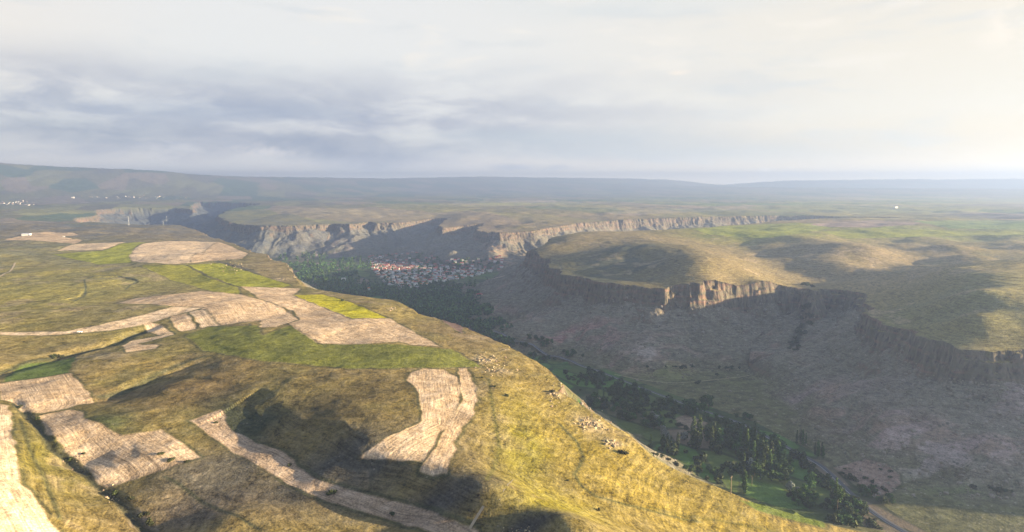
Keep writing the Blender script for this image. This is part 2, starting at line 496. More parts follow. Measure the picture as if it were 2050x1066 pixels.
def heights(x, y):
    """returns z, inside distance s, cliff mask, floor mask"""
    x = np.asarray(x, float); y = np.asarray(y, float)
    r = np.hypot(x, y)
    P = upland(x, y)
    # gentle relief on the uplands
    nf = np.clip(r / 3000, 0, 1)
    rel = (2.2 + 3 * nf) * fbm(x, y, 130 + 0, 2, 1) + 1.1 * fbm(x, y, 42, 3, 5)
    rel = rel + nf * 2 * np.abs(fbm(x, y, 260, 3, 8)) * smooth((r - 2500) / 1500) * 2
    s, ch, sl, arc = rimdist(x, y)
    # wobbling of the cliff line: buttresses and gullies
    k = np.clip(ch / 30, 0, 1.2)
    wob = k * (16 * fbm(x, y, 120, 2, 11) + 11 * np.abs(fbm(x, y, 62, 2, 13)) + 5 * fbm(x, y, 27, 2, 15) + 4 * fbm(x, y, 11, 2, 19)) 
    near = np.exp(-(s / 90) ** 2)
    s2 = s + wob * near
    P = P - rel * (1 - 0.7 * np.exp(-(s / 60) ** 2))
    cw = 5 + 4 * k + r * 0.0015
    hh = ch * np.clip(1 + 0.55 * fbm(x, y, 110, 3, 23), 0.5, 1.6)
    # two ledges
    c1 = 0
    for k_, f_ in ((0, .4), (1, .35), (2, .25)):
        c1 = c1 + f_ * smooth((s2 - k_ * cw * 0.5 - 3.2 * fbm(x, y, 15, 2, 140 + k_)) / (cw * 0.42))
    cl = hh * c1
    # talus: steeper at the top, concave
    st = np.maximum(s2 - cw * 0.5, 0)
    tal = sl * (st - 0.00030 * np.minimum(st, 500) ** 2)
    tn = smooth(st / 60) * smooth((600 - st) / 300)
    ridg = np.abs(fbm(x * 0.9 + y * 0.5, y * 0.3 - x * 0.1, 70, 3, 31))
    qa = arc + 18 * fbm(x, y, 90, 2, 33)
    ribs = 12.0 * np.abs(vnoise(qa / 58, s2 / 420, 150)) + 6.0 * np.abs(vnoise(qa / 21, s2 / 260, 151)) - 2.0 * smooth(np.abs(vnoise(qa / 95, s2 / 600, 152)) * 3)
    tal = tal + tn * (ribs + 2.5 * ridg + 2.5 * fbm(x, y, 60, 3, 35) + 1.0 * fbm(x, y, 14, 3, 37))
    for pl, dep, w in GULW:
        d = pdist(x, y, pl)
        tal = tal + dep * np.exp(-(d / w) ** 2) * smooth(st / 15)
    D = P + np.where(s2 > 0, cl + tal, 0)
    fl = floorD(x, y)
    kk = 10.0
    # soft minimum in height = soft minimum of drop with floor
    t = np.clip(0.5 + 0.5 * (fl - D) / kk, 0, 1)
    Dm = np.where(s2 > 0, fl * (1 - t) + D * t - kk * t * (1 - t), D)
    z = CAMZ - Dm
    # old cultivation terraces follow the contours on the grassland
    tm = smooth(fbm(x, y, 150, 2, 51) * 1.6 + 0.35) * smooth(-s2 / 20) * smooth((2600 - r) / 800)
    q = z / 2.6 + 0.5 * fbm(x, y, 70, 2, 53)
    fq = q - np.floor(q)
    z = z + tm * 0.5 * (smooth(np.clip((fq - 0.5) * 3.2 + 0.5, 0, 1)) - fq)
    cliff = np.where((s2 > -2) & (s2 < cw * 1.6), 1.0, 0.0) * np.clip(ch / 10, 0, 1)
    floor = np.where(s2 > 0, 1 - smooth(t * 1.6), 0)
    return z, s2, cliff, floor


def chunked(x, y, n=200000):
    shp = x.shape
    x = x.ravel(); y = y.ravel()
    outs = [[], [], [], []]
    for i in range(0, len(x), n):
        for o, v in zip(outs, heights(x[i:i + n], y[i:i + n])):
            o.append(v.astype(np.float32))
    return [np.concatenate(o).reshape(shp) for o in outs]



# ------------------------------------------------------------------ land sheet
def radial():
    rs = [150.0]
    while rs[-1] < 1700:
        r = rs[-1]
        rs.append(r + QUAL * min(max(1.5 * r * r / 205200, 0.6), 1.7))
    while rs[-1] < 5200:
        r = rs[-1]
        rs.append(r + QUAL * (1.7 + (r - 1700) * 0.0022))
    while rs[-1] < 17500:
        rs.append(rs[-1] * (1 + 0.009 * QUAL))
    return np.array(rs)


QUAL = 1.0
rr = radial()
th_in = np.linspace(-R(39.5), R(39.5), int(1500 / QUAL))
th = np.concatenate([np.linspace(-R(85), -R(39.7), 90), th_in, np.linspace(R(39.7), R(118), 330)])
TH, RR = np.meshgrid(th, rr)
GX = (np.sin(TH) * RR); GY = (np.cos(TH) * RR)
GZ, GS, GC, GF = chunked(GX, GY)
NR, NT = GX.shape

ELV = np.maximum.accumulate((GZ - CAMZ) / RR, axis=0)
RAW = (GZ - CAMZ) / RR


def march(px, py, k0=0):
    """plan position where the sight line through a photograph pixel meets the land"""
    dx, dy, dz = ray(px, py)
    h = math.hypot(dx, dy)
    j = int(np.clip(np.searchsorted(th, math.atan2(dx, dy)), 0, NT - 1))
    e = dz / h
    k = int(np.searchsorted(ELV[:, j], e))
    if k >= NR: k = NR - 1
    r = rr[k]
    if k > 0:
        a = RAW[k - 1, j]; b = RAW[k, j]
        r = rr[k - 1] + (rr[k] - rr[k - 1]) * float(np.clip((e - a) / (b - a + 1e-9), 0, 1))
    return float(dx / h * r), float(dy / h * r)


def ground(x, y):
    """height of the sheet at a plan position"""
    r = math.hypot(x, y); t = math.atan2(x, y)
    k = int(np.clip(np.searchsorted(rr, r) - 1, 0, NR - 2)); j = int(np.clip(np.searchsorted(th, t) - 1, 0, NT - 2))
    f = (r - rr[k]) / (rr[k + 1] - rr[k]); g = (t - th[j]) / (th[j + 1] - th[j])
    return float((GZ[k, j] * (1 - g) + GZ[k, j + 1] * g) * (1 - f) + (GZ[k + 1, j] * (1 - g) + GZ[k + 1, j + 1] * g) * f)


def gval(A, x, y):
    r = math.hypot(x, y); t = math.atan2(x, y)
    return float(A[int(np.clip(np.searchsorted(rr, r), 0, NR - 1)), int(np.clip(np.searchsorted(th, t), 0, NT - 1))])


def sdist(pl):
    """signed distance to a line (positive on the right hand) and a fade towards its two ends"""
    best = np.full(GX.shape, 1e12); side_ = np.zeros(GX.shape); arc_ = np.zeros(GX.shape); L_ = 0.0
    for (ax, ay), (bx, by) in zip(pl[:-1], pl[1:]):
        dx, dy = bx - ax, by - ay
        ll = math.hypot(dx, dy)
        t = np.clip(((GX - ax) * dx + (GY - ay) * dy) / (dx * dx + dy * dy + 1e-9), 0, 1)
        d2 = (GX - ax - t * dx) ** 2 + (GY - ay - t * dy) ** 2
        sg = np.sign(dy * (GX - ax) - dx * (GY - ay))
        side_ = np.where(d2 < best, sg, side_); arc_ = np.where(d2 < best, L_ + t * ll, arc_); best = np.minimum(best, d2)
        L_ += ll
    e = min(30.0, L_ * 0.3)
    return np.sqrt(best) * side_, smooth(arc_ / e) * smooth((L_ - arc_) / e)


wob_ = fbm(GX, GY, 18, 2, 160) * 2.5
# banks: the ground steps down on the camera side of these lines
for pl, dep, wd, ln in [([(455, 792), (517, 779), (543, 807), (579, 838), (660, 874), (717, 908), (845, 938), (922, 980), (1050, 1033), (1160, 1066)], 2.4, 10, 60),
                        ([(150, 812), (190, 800), (250, 770), (340, 738), (425, 712)], 3.2, 9, 45), ([(600, 838), (680, 850), (740, 880), (800, 885)], 2.0, 6, 30),
                        ([(280, 742), (380, 752), (520, 770)], 1.5, 7, 30), ([(500, 795), (520, 830), (560, 870), (640, 905)], 2.2, 6, 30),
                        ([(170, 556), (240, 553), (275, 562), (262, 572)], 1.4, 5, 30), ([(110, 604), (160, 592), (172, 575)], 1.2, 5, 30)]:
    w2 = [march(*p) for p in pl]
    sd_, fade_ = sdist(w2)
    sd_ = sd_ + wob_
    GZ -= (dep * fade_ * smooth((sd_ + wd * .5) / wd) * (1 - smooth(np.abs(sd_) / (ln * 1.1)))).astype(np.float32)
for pl, dep, wd in [([(-40, 755), (40, 735), (130, 708), (210, 690), (260, 668), (300, 655)], 4.5, 8), ([(200, 792), (300, 752), (360, 728)], 2.0, 6)]:
    w2 = [march(*p) for p in pl]
    GZ -= (dep * np.exp(-((pdist(GX, GY, w2) + wob_) / wd) ** 2)).astype(np.float32)

# slope from neighbouring points
dzr = np.gradient(GZ, axis=0) / np.gradient(rr)[:, None]
dzt = np.gradient(GZ, axis=1) / (np.gradient(th)[None, :] * rr[:, None])
SLOPE = np.hypot(dzr, dzt)

# ------------------------------------------------------------------ what covers the land: cover colours, some with shade painted in
STUB = (0.56, 0.41, 0.26); STUBL = (0.64, 0.485, 0.32); YEL = (0.40, 0.36, 0.012); YG = (0.25, 0.26, 0.03)
GRN = (0.085, 0.12, 0.028); OLV = (0.14, 0.12, 0.035); BROWN = (0.15, 0.10, 0.055)
FIELDS = [
    ('ploughed_field', 'pale stubble field split by dark balks near the hill edge', STUBL, [(258, 512), (268, 498), (290, 488), (330, 483), (437, 485), (415, 500), (395, 508), (382, 517), (385, 527), (345, 529), (262, 524)], [(262, 524), (430, 520)]),
    ('ploughed_field', 'pinkish stubble field at the brink above the canyon', STUB, [(437, 485), (470, 497), (497, 508), (485, 518), (410, 524), (385, 527), (382, 517), (395, 508), (415, 500)], [(400, 524), (480, 500)]),
    ('ploughed_field', 'thin pale field left of the green crop', STUBL, [(110, 502), (150, 489), (252, 485), (205, 501)], [(112, 502), (250, 486)]),
    ('ploughed_field', 'farthest pale field on the near hill', STUB, [(10, 481), (60, 467), (90, 464), (150, 467), (157, 471), (120, 474), (165, 482), (150, 488), (60, 481)], [(10, 481), (160, 482)]),
    ('crop_field', 'bright green crop beside the pale field with balks', YG, [(105, 510), (205, 502), (250, 487), (300, 484), (268, 497), (258, 512), (262, 526), (200, 530)], [(105, 510), (250, 495)]),
    ('crop_field', 'yellow green strip running down to the quarry cliff', (0.29, 0.29, 0.025), [(375, 531), (440, 527), (500, 545), (583, 572), (560, 577), (480, 575), (420, 553)], [(375, 531), (560, 576)]),
    ('crop_field', 'yellow green field left of the dark balk', (0.24, 0.23, 0.03), [(280, 532), (370, 531), (415, 555), (476, 576), (480, 590), (430, 585), (340, 560)], [(290, 532), (470, 585)]),
    ('ploughed_field', 'large pale field curving over the hilltop', STUB, [(232, 608), (275, 597), (405, 583), (475, 589), (520, 600), (560, 612), (597, 640), (553, 655), (521, 656), (523, 642), (480, 646), (440, 652), (415, 627), (402, 617), (300, 609)], [(240, 607), (400, 590), (500, 605), (560, 655)]),
    ('dirt_track', 'long narrow pale strip leading left across the hill', STUBL, [(404, 617), (350, 614), (275, 634), (205, 650), (130, 664), (20, 666), (0, 664), (0, 671), (90, 672), (220, 662), (290, 650), (345, 633)], [(404, 617), (275, 637), (130, 667), (0, 668)]),
    ('ploughed_field', 'small fan shaped pale patch nearest the dark hollow', STUB, [(288, 648), (302, 645), (322, 650), (346, 668), (320, 671), (300, 665)], [(290, 648), (320, 670)]),
    ('ploughed_field', 'middle of the three small pale terraces', STUB, [(342, 634), (374, 628), (384, 642), (394, 658), (362, 664), (350, 655)], [(350, 634), (372, 662)]),
    ('ploughed_field', 'small pale terrace with wavy furrows below the long strip', STUBL, [(381, 625), (405, 620), (418, 630), (438, 652), (405, 656), (391, 640)], [(385, 624), (412, 655)]),
    ('ploughed_field', 'wide pale field beside the bright yellow field', STUB, [(483, 574), (602, 578), (586, 591), (640, 607), (705, 638), (780, 638), (880, 694), (820, 690), (800, 684), (740, 688), (690, 691), (630, 686), (578, 648), (604, 641), (588, 622), (520, 598)], [(500, 575), (620, 625), (860, 694)]),
    ('crop_field', 'vivid yellow field on the brow of the hill', YEL, [(585, 591), (645, 590), (700, 605), (777, 637), (705, 638), (650, 616)], [(590, 592), (760, 637)]),
    ('ploughed_field', 'narrow pale spit curled at its left end', STUB, [(247, 692), (262, 683), (345, 668), (346, 671), (270, 690), (318, 691), (310, 698), (255, 706)], [(250, 695), (345, 669)]),
    ('crop_field', 'small emerald green plot above the left pale field', GRN, [(10, 748), (40, 729), (90, 719), (152, 708), (136, 748), (8, 767)], [(10, 750), (140, 720)]),
    ('ploughed_field', 'square pale field with close furrows below the green plot', STUB, [(0, 769), (140, 748), (165, 770), (185, 804), (85, 829), (40, 817), (30, 803), (0, 801)], [(20, 766), (42, 815)]),
    ('ploughed_field', 'pale field with three dark bushes above the gully', STUB, [(80, 834), (140, 820), (164, 826), (166, 838), (200, 850), (245, 873), (322, 860), (402, 915), (332, 940), (218, 974), (150, 918), (100, 870)], [(82, 834), (150, 900), (235, 968)]),
    ('ploughed_field', 'pale furrowed field in the lower left corner', STUBL, [(-60, 800), (18, 812), (24, 860), (40, 960), (128, 1075), (-120, 1075)], [(14, 812), (18, 870), (32, 960), (110, 1070)]),
    ('ploughed_field', 'long grey ploughed strip winding through the dark hollow', (0.41, 0.305, 0.21), [(378, 843), (442, 820), (470, 862), (520, 876), (560, 890), (590, 915), (602, 935), (660, 965), (740, 986), (830, 1005), (920, 1040), (985, 1075), (900, 1075), (820, 1046), (700, 1012), (620, 986), (570, 960), (490, 915), (430, 876)], [(400, 842), (480, 895), (600, 960), (720, 1000), (850, 1035), (930, 1070)]),
    ('ploughed_field', 'larger pale field fanning out below the green brow', STUB, [(820, 747), (850, 738), (890, 741), (926, 765), (906, 850), (882, 865), (846, 926), (720, 908), (762, 885), (846, 845), (842, 790), (818, 762)], [(870, 742), (880, 850), (780, 910)]),
    ('ploughed_field', 'slim pale field right of the fan shaped one', STUB, [(918, 737), (936, 738), (957, 790), (946, 830), (905, 885), (912, 900), (890, 951), (840, 939), (872, 895), (886, 870), (926, 800)], [(928, 738), (940, 800), (880, 945)]),
    ('pasture', 'green grass band across the brow of the hill', (0.16, 0.165, 0.03), [(370, 672), (420, 655), (515, 652), (525, 672), (580, 652), (640, 690), (800, 690), (905, 700), (965, 735), (700, 738), (520, 722), (410, 702)], [(372, 690), (520, 712), (900, 720)]),
    ('bare_ground', 'bare tan clearing beside the valley road', (0.26, 0.185, 0.145), [(1668, 937), (1730, 920), (1775, 930), (1800, 950), (1802, 968), (1785, 985), (1755, 993), (1720, 978)], [(1668, 937), (1790, 975)]),
    ('ploughed_field', 'small tan field among the valley trees', (0.25, 0.19, 0.135), [(1352, 838), (1372, 830), (1420, 848), (1398, 860), (1358, 857)], [(1352, 838), (1410, 855)]),
    ('ploughed_field', 'brown plot at the valley edge behind the hill brow', (0.17, 0.115, 0.095), [(886, 644), (940, 648), (952, 662), (925, 668)], [(890, 646), (950, 660)]),
    ('crop_field', 'dark green plot beside the valley road', (0.06, 0.13, 0.03), [(1100, 728), (1135, 724), (1148, 738), (1110, 745)], [(1100, 728), (1148, 738)]),
    ('crop_field', 'green paddock among the orchard trees', (0.10, 0.20, 0.04), [(1480, 955), (1560, 975), (1620, 1020), (1560, 1018), (1490, 990)], [(1480, 960), (1600, 1015)]),
    ('crop_field', 'olive meadow at the foot of the sunlit slope', (0.11, 0.14, 0.03), [(1480, 1002), (1560, 1017), (1632, 1034), (1652, 1058), (1605, 1047), (1512, 1021)], [(1480, 1015), (1630, 1050)]),
    ('crop_field', 'long green plot under the near hill', (0.05, 0.10, 0.03), [(1150, 788), (1172, 791), (1190, 806), (1156, 810)], [(1145, 787), (1188, 808)]),
    ('crop_field', 'yellow green crop along the brow of the far mesa top', (0.24, 0.26, 0.03), [(1385, 459), (1450, 453), (1600, 446), (1690, 452), (1640, 462), (1530, 478), (1420, 470)], [(1385, 460), (1640, 455)]),
    ('crop_field', 'yellow strip on the far mesa above the dark hollows', (0.26, 0.27, 0.03), [(1640, 464), (1750, 457), (1900, 462), (2050, 464), (2050, 471), (1900, 473), (1700, 478)], [(1640, 466), (2050, 467)]),
    ('ploughed_field', 'pinkish field on the far mesa top', (0.33, 0.24, 0.19), [(1610, 449), (1750, 441), (1850, 448), (1740, 456), (1660, 455)], [(1610, 449), (1850, 447)]),
    ('crop_field', 'green field at the far right mesa top', (0.16, 0.22, 0.05), [(1830, 443), (2060, 441), (2060, 460), (1900, 458)], [(1830, 444), (2060, 450)]),
    ('crop_field', 'long yellowish field far off on the right plain', (0.34, 0.33, 0.07), [(1530, 406), (1900, 396), (2060, 400), (2060, 408), (1700, 412)], [(1530, 406), (2060, 402)]),
    ('crop_field', 'long pale green field before the far plain', (0.27, 0.29, 0.08), [(1500, 418), (1800, 414), (1830, 423), (1560, 425)], [(1500, 420), (1830, 418)]),
    ('ploughed_field', 'long tan field above the far canyon rim', (0.36, 0.27, 0.19), [(1200, 426), (1380, 414), (1520, 411), (1480, 420), (1260, 432)], [(1200, 427), (1520, 412)]),
    ('ploughed_field', 'dark purplish ploughland at the far right', (0.085, 0.07, 0.09), [(1890, 431), (1960, 427), (2060, 425), (2060, 439), (1960, 438)], [(1890, 431), (2060, 432)]),
    ('ploughed_field', 'thin white strip far beyond the canyon', (0.55, 0.45, 0.34), [(1000, 404), (1110, 401), (1115, 405), (1010, 407)], [(1000, 404), (1115, 403)]),
    ('crop_field', 'pale yellow band on the plain beyond the village', (0.36, 0.33, 0.13), [(860, 411), (1050, 405), (1110, 409), (960, 415)], [(860, 411), (1110, 408)]),
]
col = np.zeros((NR, NT, 3), np.float32)
u_ = TH; v_ = np.log(RR)


def mixin(mask, c):
    global col
    col = col * (1 - mask[..., None]) + np.array(c, np.float32) * mask[..., None]


# open grassland
a1 = fbm(GX, GY, 160, 4, 60); a2 = fbm(GX, GY, 45, 4, 70); a3 = fbm(GX, GY, 420, 3, 80)
mixin(np.ones_like(GX), (0.235, 0.178, 0.06))
mixin(smooth(a1 * 0.8 + 0.35), (0.175, 0.145, 0.042))
mixin(smooth(a2 * 0.9 + 0.1) * 0.6, (0.25, 0.185, 0.075))
mixin(smooth(a2 * -1.2 - 0.2) * 0.4, (0.09, 0.095, 0.03))


a4 = fbm(GX * 0.7, GY * 1.6, 26, 4, 85)


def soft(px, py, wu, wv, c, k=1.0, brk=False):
    """soft patch of ground colour; wu, wv in photograph pixels"""
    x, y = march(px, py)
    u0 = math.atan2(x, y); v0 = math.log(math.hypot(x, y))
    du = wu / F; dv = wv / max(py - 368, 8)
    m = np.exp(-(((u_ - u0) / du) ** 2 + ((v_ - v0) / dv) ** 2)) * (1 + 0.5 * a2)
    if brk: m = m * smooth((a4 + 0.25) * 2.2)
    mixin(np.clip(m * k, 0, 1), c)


LIT = (0.27, 0.205, 0.045)  # sunlit tone of the right-hand slope put into its grass colour
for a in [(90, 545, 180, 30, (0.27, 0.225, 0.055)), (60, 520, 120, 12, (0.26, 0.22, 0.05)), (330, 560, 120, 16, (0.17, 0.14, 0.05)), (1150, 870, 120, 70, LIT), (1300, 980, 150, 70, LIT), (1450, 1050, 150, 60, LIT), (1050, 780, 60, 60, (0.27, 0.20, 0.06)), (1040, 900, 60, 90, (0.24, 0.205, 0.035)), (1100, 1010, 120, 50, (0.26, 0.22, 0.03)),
          (640, 560, 150, 30, (0.25, 0.18, 0.08)), (540, 530, 50, 30, (0.27, 0.20, 0.09)), (820, 630, 90, 20, (0.26, 0.20, 0.06)), (930, 665, 80, 30, (0.17, 0.125, 0.06)), (200, 560, 200, 50, (0.25, 0.215, 0.045)), (60, 580, 100, 50, (0.27, 0.23, 0.045)),
          (300, 460, 200, 18, (0.23, 0.175, 0.09)), (400, 470, 80, 15, (0.27, 0.20, 0.09)), (80, 900, 60, 80, (0.20, 0.17, 0.035)), (250, 1020, 60, 50, (0.20, 0.15, 0.05)), (60, 500, 120, 15, (0.26, 0.23, 0.06)), (250, 630, 120, 25, (0.20, 0.165, 0.05)),
          (430, 1010, 150, 50, (0.16, 0.12, 0.075)), (450, 950, 120, 40, (0.12, 0.105, 0.075)), (720, 800, 150, 50, (0.125, 0.095, 0.035)), (350, 770, 150, 40, (0.15, 0.105, 0.04)), (700, 930, 230, 55, (0.075, 0.068, 0.052), 1.0), (900, 985, 130, 30, (0.07, 0.063, 0.052), 1.0), (1060, 1050, 100, 25, (0.07, 0.065, 0.055)), (480, 830, 90, 36, (0.05, 0.055, 0.028), 1.1), (200, 870, 60, 40, (0.08, 0.09, 0.03)),  # darkest ones: blackish gravel, with the hollow's shade put into the colour
          (1250, 480, 150, 20, (0.25, 0.19, 0.09)), (1450, 520, 150, 40, (0.25, 0.19, 0.08)), (1230, 535, 140, 34, (0.075, 0.082, 0.05)), (2000, 570, 100, 40, (0.27, 0.22, 0.08)), (1900, 620, 120, 60, (0.17, 0.16, 0.06)), (1780, 510, 120, 40, (0.25, 0.19, 0.09)),  # dark one: shade of the first mesa's left flank painted into the ground
          (1600, 500, 120, 40, (0.20, 0.16, 0.08)), (1480, 462, 120, 9, (0.20, 0.22, 0.03)), (1600, 468, 90, 7, (0.24, 0.24, 0.03)), (1850, 462, 160, 9, (0.18, 0.21, 0.04)), (2040, 465, 80, 10, (0.20, 0.22, 0.04)), (1750, 446, 120, 5, (0.25, 0.17, 0.12)),
          (1000, 445, 150, 12, (0.22, 0.16, 0.09)), (650, 428, 150, 8, (0.26, 0.21, 0.08))]:
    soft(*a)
# bare limestone scuffs
scuff = smooth((fbm(GX, GY, 30, 4, 90) - 0.25) * 2.5) * smooth((fbm(GX, GY, 120, 2, 95)) * 2)
mixin(scuff * 0.45 * (GF < 0.3), (0.34, 0.26, 0.16))
# slopes inside the canyon
ins = smooth((GS - 4) / 12)
mixin(ins, (0.18, 0.162, 0.118))
mixin(ins * smooth(a1 + 0.4) * 0.6, (0.15, 0.136, 0.092))
mixin(ins * smooth((a2 - 0.2) * 1.5) * 0.5, (0.215, 0.185, 0.145))
hf = np.clip(GZ - (CAMZ - FD), 0, 200)
band = np.exp(-((hf - 27 + 10 * a1) / 9) ** 2) * smooth((a2 + 0.1) * 2.2) * (RR < 1900)
mixin(ins * band * 0.6, (0.30, 0.20, 0.155))
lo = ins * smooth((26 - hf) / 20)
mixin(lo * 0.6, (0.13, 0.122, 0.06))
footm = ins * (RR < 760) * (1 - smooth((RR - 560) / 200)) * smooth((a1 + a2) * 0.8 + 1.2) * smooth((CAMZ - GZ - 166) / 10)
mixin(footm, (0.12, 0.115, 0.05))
for px, py, wu, wv, c in [(1800, 870, 60, 14, (0.26, 0.19, 0.17)), (1830, 905, 50, 20, (0.29, 0.23, 0.20)), (1900, 930, 70, 22, (0.27, 0.22, 0.20)), (1960, 890, 50, 10, (0.24, 0.18, 0.16)), (1640, 790, 90, 14, (0.18, 0.14, 0.12)),
                          (1330, 720, 60, 14, (0.22, 0.16, 0.12)), (1270, 725, 60, 8, (0.22, 0.15, 0.12)), (1150, 672, 70, 8, (0.22, 0.13, 0.11)), (1220, 680, 30, 8, (0.24, 0.15, 0.13)), (1350, 680, 60, 8, (0.20, 0.15, 0.12)), (2030, 1040, 60, 40, (0.20, 0.16, 0.13)),
                          (1400, 760, 120, 12, (0.15, 0.15, 0.06)), (1900, 1000, 120, 30, (0.12, 0.13, 0.06)), (660, 505, 50, 6, (0.2, 0.15, 0.13)), (1000, 510, 40, 15, (0.24, 0.17, 0.11)), (1290, 700, 25, 8, (0.28, 0.24, 0.20)), (2040, 790, 60, 15, (0.19, 0.15, 0.13)),
                          (1500, 825, 90, 12, (0.20, 0.15, 0.13)), (1760, 835, 60, 10, (0.20, 0.15, 0.13))]:
    soft(px, py, wu, wv, tuple(q * 1.25 for q in c), 1.2, True)
# valley floor plots: only between the road and the near hill, and round the village
roadw = [march(*p) for p in ROADI]
rd = pdist(GX, GY, roadw)
cross = np.zeros_like(GX); bestd = np.full(GX.shape, 1e12)
for (ax, ay), (bx, by) in zip(roadw[:-1], roadw[1:]):
    mx, my = (ax + bx) / 2, (ay + by) / 2
    d = (GX - mx) ** 2 + (GY - my) ** 2
    c_ = (bx - ax) * (GY - ay) - (by - ay) * (GX - ax)
    cross = np.where(d < bestd, c_, cross); bestd = np.minimum(bestd, d)
onleft = np.where(RR < 1500, (cross < 0) | (rd < 18), True)
mixin(GF * (~onleft) * 0.9, (0.12, 0.118, 0.05))
GF = GF * np.where(onleft, 1, 0.0)
GF = GF * np.where((RR > 1300) & (np.arctan2(GX, GY) > -0.02) & (rd > 120), 0.15, 1)
mixin(GF * 1.0, (0.075, 0.085, 0.030))
# rubble at the brink
BR = []
for px, py, w, k in [(975, 720, 30, .9), (1000, 745, 25, .7), (1110, 790, 16, .9), (1180, 850, 40, .8), (1230, 890, 20, .8), (470, 535, 40, .5), (562, 560, 22, .9), (403, 470, 6, .9), (785, 618, 8, .8), (1010, 700, 10, .8), (1000, 880, 30, .4), (1000, 840, 30, .35)]:
    x, y = march(px, py)
    BR.append((x, y, w, k))
    d = np.hypot(GX - x, GY - y) / (w * math.hypot(x, y) / F)
    mixin(np.clip(np.exp(-d * d) * k * (0.6 + 0.9 * np.abs(a2)), 0, 1), (0.40, 0.31, 0.19))
    if w < 60: GZ += (np.exp(-d * d) * k * (1.3 * np.abs(fbm(GX, GY, 9, 3, 97)) + 0.5 * vnoise(GX / 2.5, GY / 2.5, 98))).astype(np.float32)
# gully, dark along its bed
gl = [march(*p) for p in [(28, 800), (75, 850), (100, 893), (130, 912), (150, 935), (190, 965), (215, 985), (245, 1010), (300, 1066)]]
gd = pdist(GX, GY, gl)
GZ -= (3.0 * np.exp(-(gd / 3.2) ** 2) * (1 + 0.4 * a2)).astype(np.float32)
mixin(np.exp(-(gd / 3.0) ** 2) * 0.9, (0.045, 0.048, 0.03))
mixin(np.exp(-((gd - 3.5) / 1.2) ** 2) * smooth(a2 * 2 + .3) * 0.7, (0.36, 0.30, 0.24))
# dark grass baulks, ditches and terrace edges
for pl, w, c in [([(150, 603), (170, 590), (172, 575), (168, 560), (190, 552), (240, 553), (275, 560), (262, 570), (250, 580), (280, 583)], 1.8, (0.05, 0.065, 0.03)),
                 ([(0, 615), (60, 605), (150, 595)], 1.6, (0.07, 0.075, 0.03)), ([(368, 530), (385, 545), (420, 560), (476, 574)], 2.2, (0.055, 0.06, 0.025)),
                 ([(420, 520), (460, 530), (510, 545), (520, 560)], 5, (0.10, 0.09, 0.06)), ([(404, 617), (415, 628), (440, 652)], 1.2, (0.06, 0.06, 0.03)), ([(470, 608), (500, 625), (520, 642)], 1.4, (0.08, 0.07, 0.045)),
                 ([(0, 740), (60, 722), (130, 706), (210, 690), (260, 668), (300, 655), (340, 664)], 3.2, (0.04, 0.05, 0.025)), ([(200, 790), (300, 750), (350, 730), (410, 714)], 3.5, (0.055, 0.06, 0.03)),  # shade of these two hollows put into the colour along their beds
                 ([(500, 648), (505, 675), (540, 690)], 1.8, (0.06, 0.065, 0.03)), ([(520, 727), (700, 737), (800, 740)], 1.0, (0.08, 0.075, 0.03)), ([(978, 760), (1000, 900), (975, 960)], 1.6, (0.12, 0.11, 0.03)),
                 ([(1120, 850), (1155, 885), (1168, 915), (1160, 935), (1150, 950), (1165, 975), (1195, 995), (1250, 1010), (1330, 1030), (1400, 1045)], 1.4, (0.085, 0.085, 0.03)), ([(1300, 1015), (1420, 1040), (1560, 1066)], 1.5, (0.14, 0.12, 0.03)),
                 ([(522, 598), (560, 606), (585, 622), (596, 640)], 1.5, (0.07, 0.065, 0.035)), ([(382, 526), (384, 515), (398, 507), (437, 486)], 1.6, (0.10, 0.085, 0.05)), ([(300, 510), (340, 497), (395, 500)], 1.5, (0.14, 0.11, 0.07)),
                 ([(330, 955), (380, 985), (450, 1025), (520, 1060)], 1.4, (0.05, 0.055, 0.03)), ([(40, 840), (60, 900), (90, 960), (120, 1040)], 1.5, (0.08, 0.08, 0.03)), ([(1590, 690), (1605, 650), (1618, 612), (1610, 590)], 9, (0.04, 0.05, 0.03))]:
    w2 = [march(*p) for p in pl]
    mixin(np.exp(-(pdist(GX, GY, w2) / w) ** 2) * 0.85, c)

# far plain: holdings and scrub, cloud shadow painted into the dark patches
far = smooth((RR - 4200) / 2500)
mixin(far * 0.75, (0.11, 0.115, 0.06))
for px, py, wu, wv, c in [(1000, 408, 200, 3, (0.28, 0.26, 0.12)), (1050, 403, 60, 1.5, (0.5, 0.40, 0.28)), (1400, 418, 200, 4, (0.27, 0.20, 0.12)), (1600, 412, 200, 4, (0.22, 0.24, 0.06)), (1850, 400, 250, 4, (0.30, 0.28, 0.08)), (1750, 425, 100, 4, (0.24, 0.24, 0.08)),
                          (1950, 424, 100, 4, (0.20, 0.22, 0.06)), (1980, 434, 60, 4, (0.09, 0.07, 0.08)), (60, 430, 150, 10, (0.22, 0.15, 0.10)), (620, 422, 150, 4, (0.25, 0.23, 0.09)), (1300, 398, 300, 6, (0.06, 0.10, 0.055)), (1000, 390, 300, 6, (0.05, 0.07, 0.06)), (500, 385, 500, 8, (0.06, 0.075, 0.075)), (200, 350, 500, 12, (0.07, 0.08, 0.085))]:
    soft(px, py, wu, wv, tuple(q * 1.35 for q in c), 1.3)

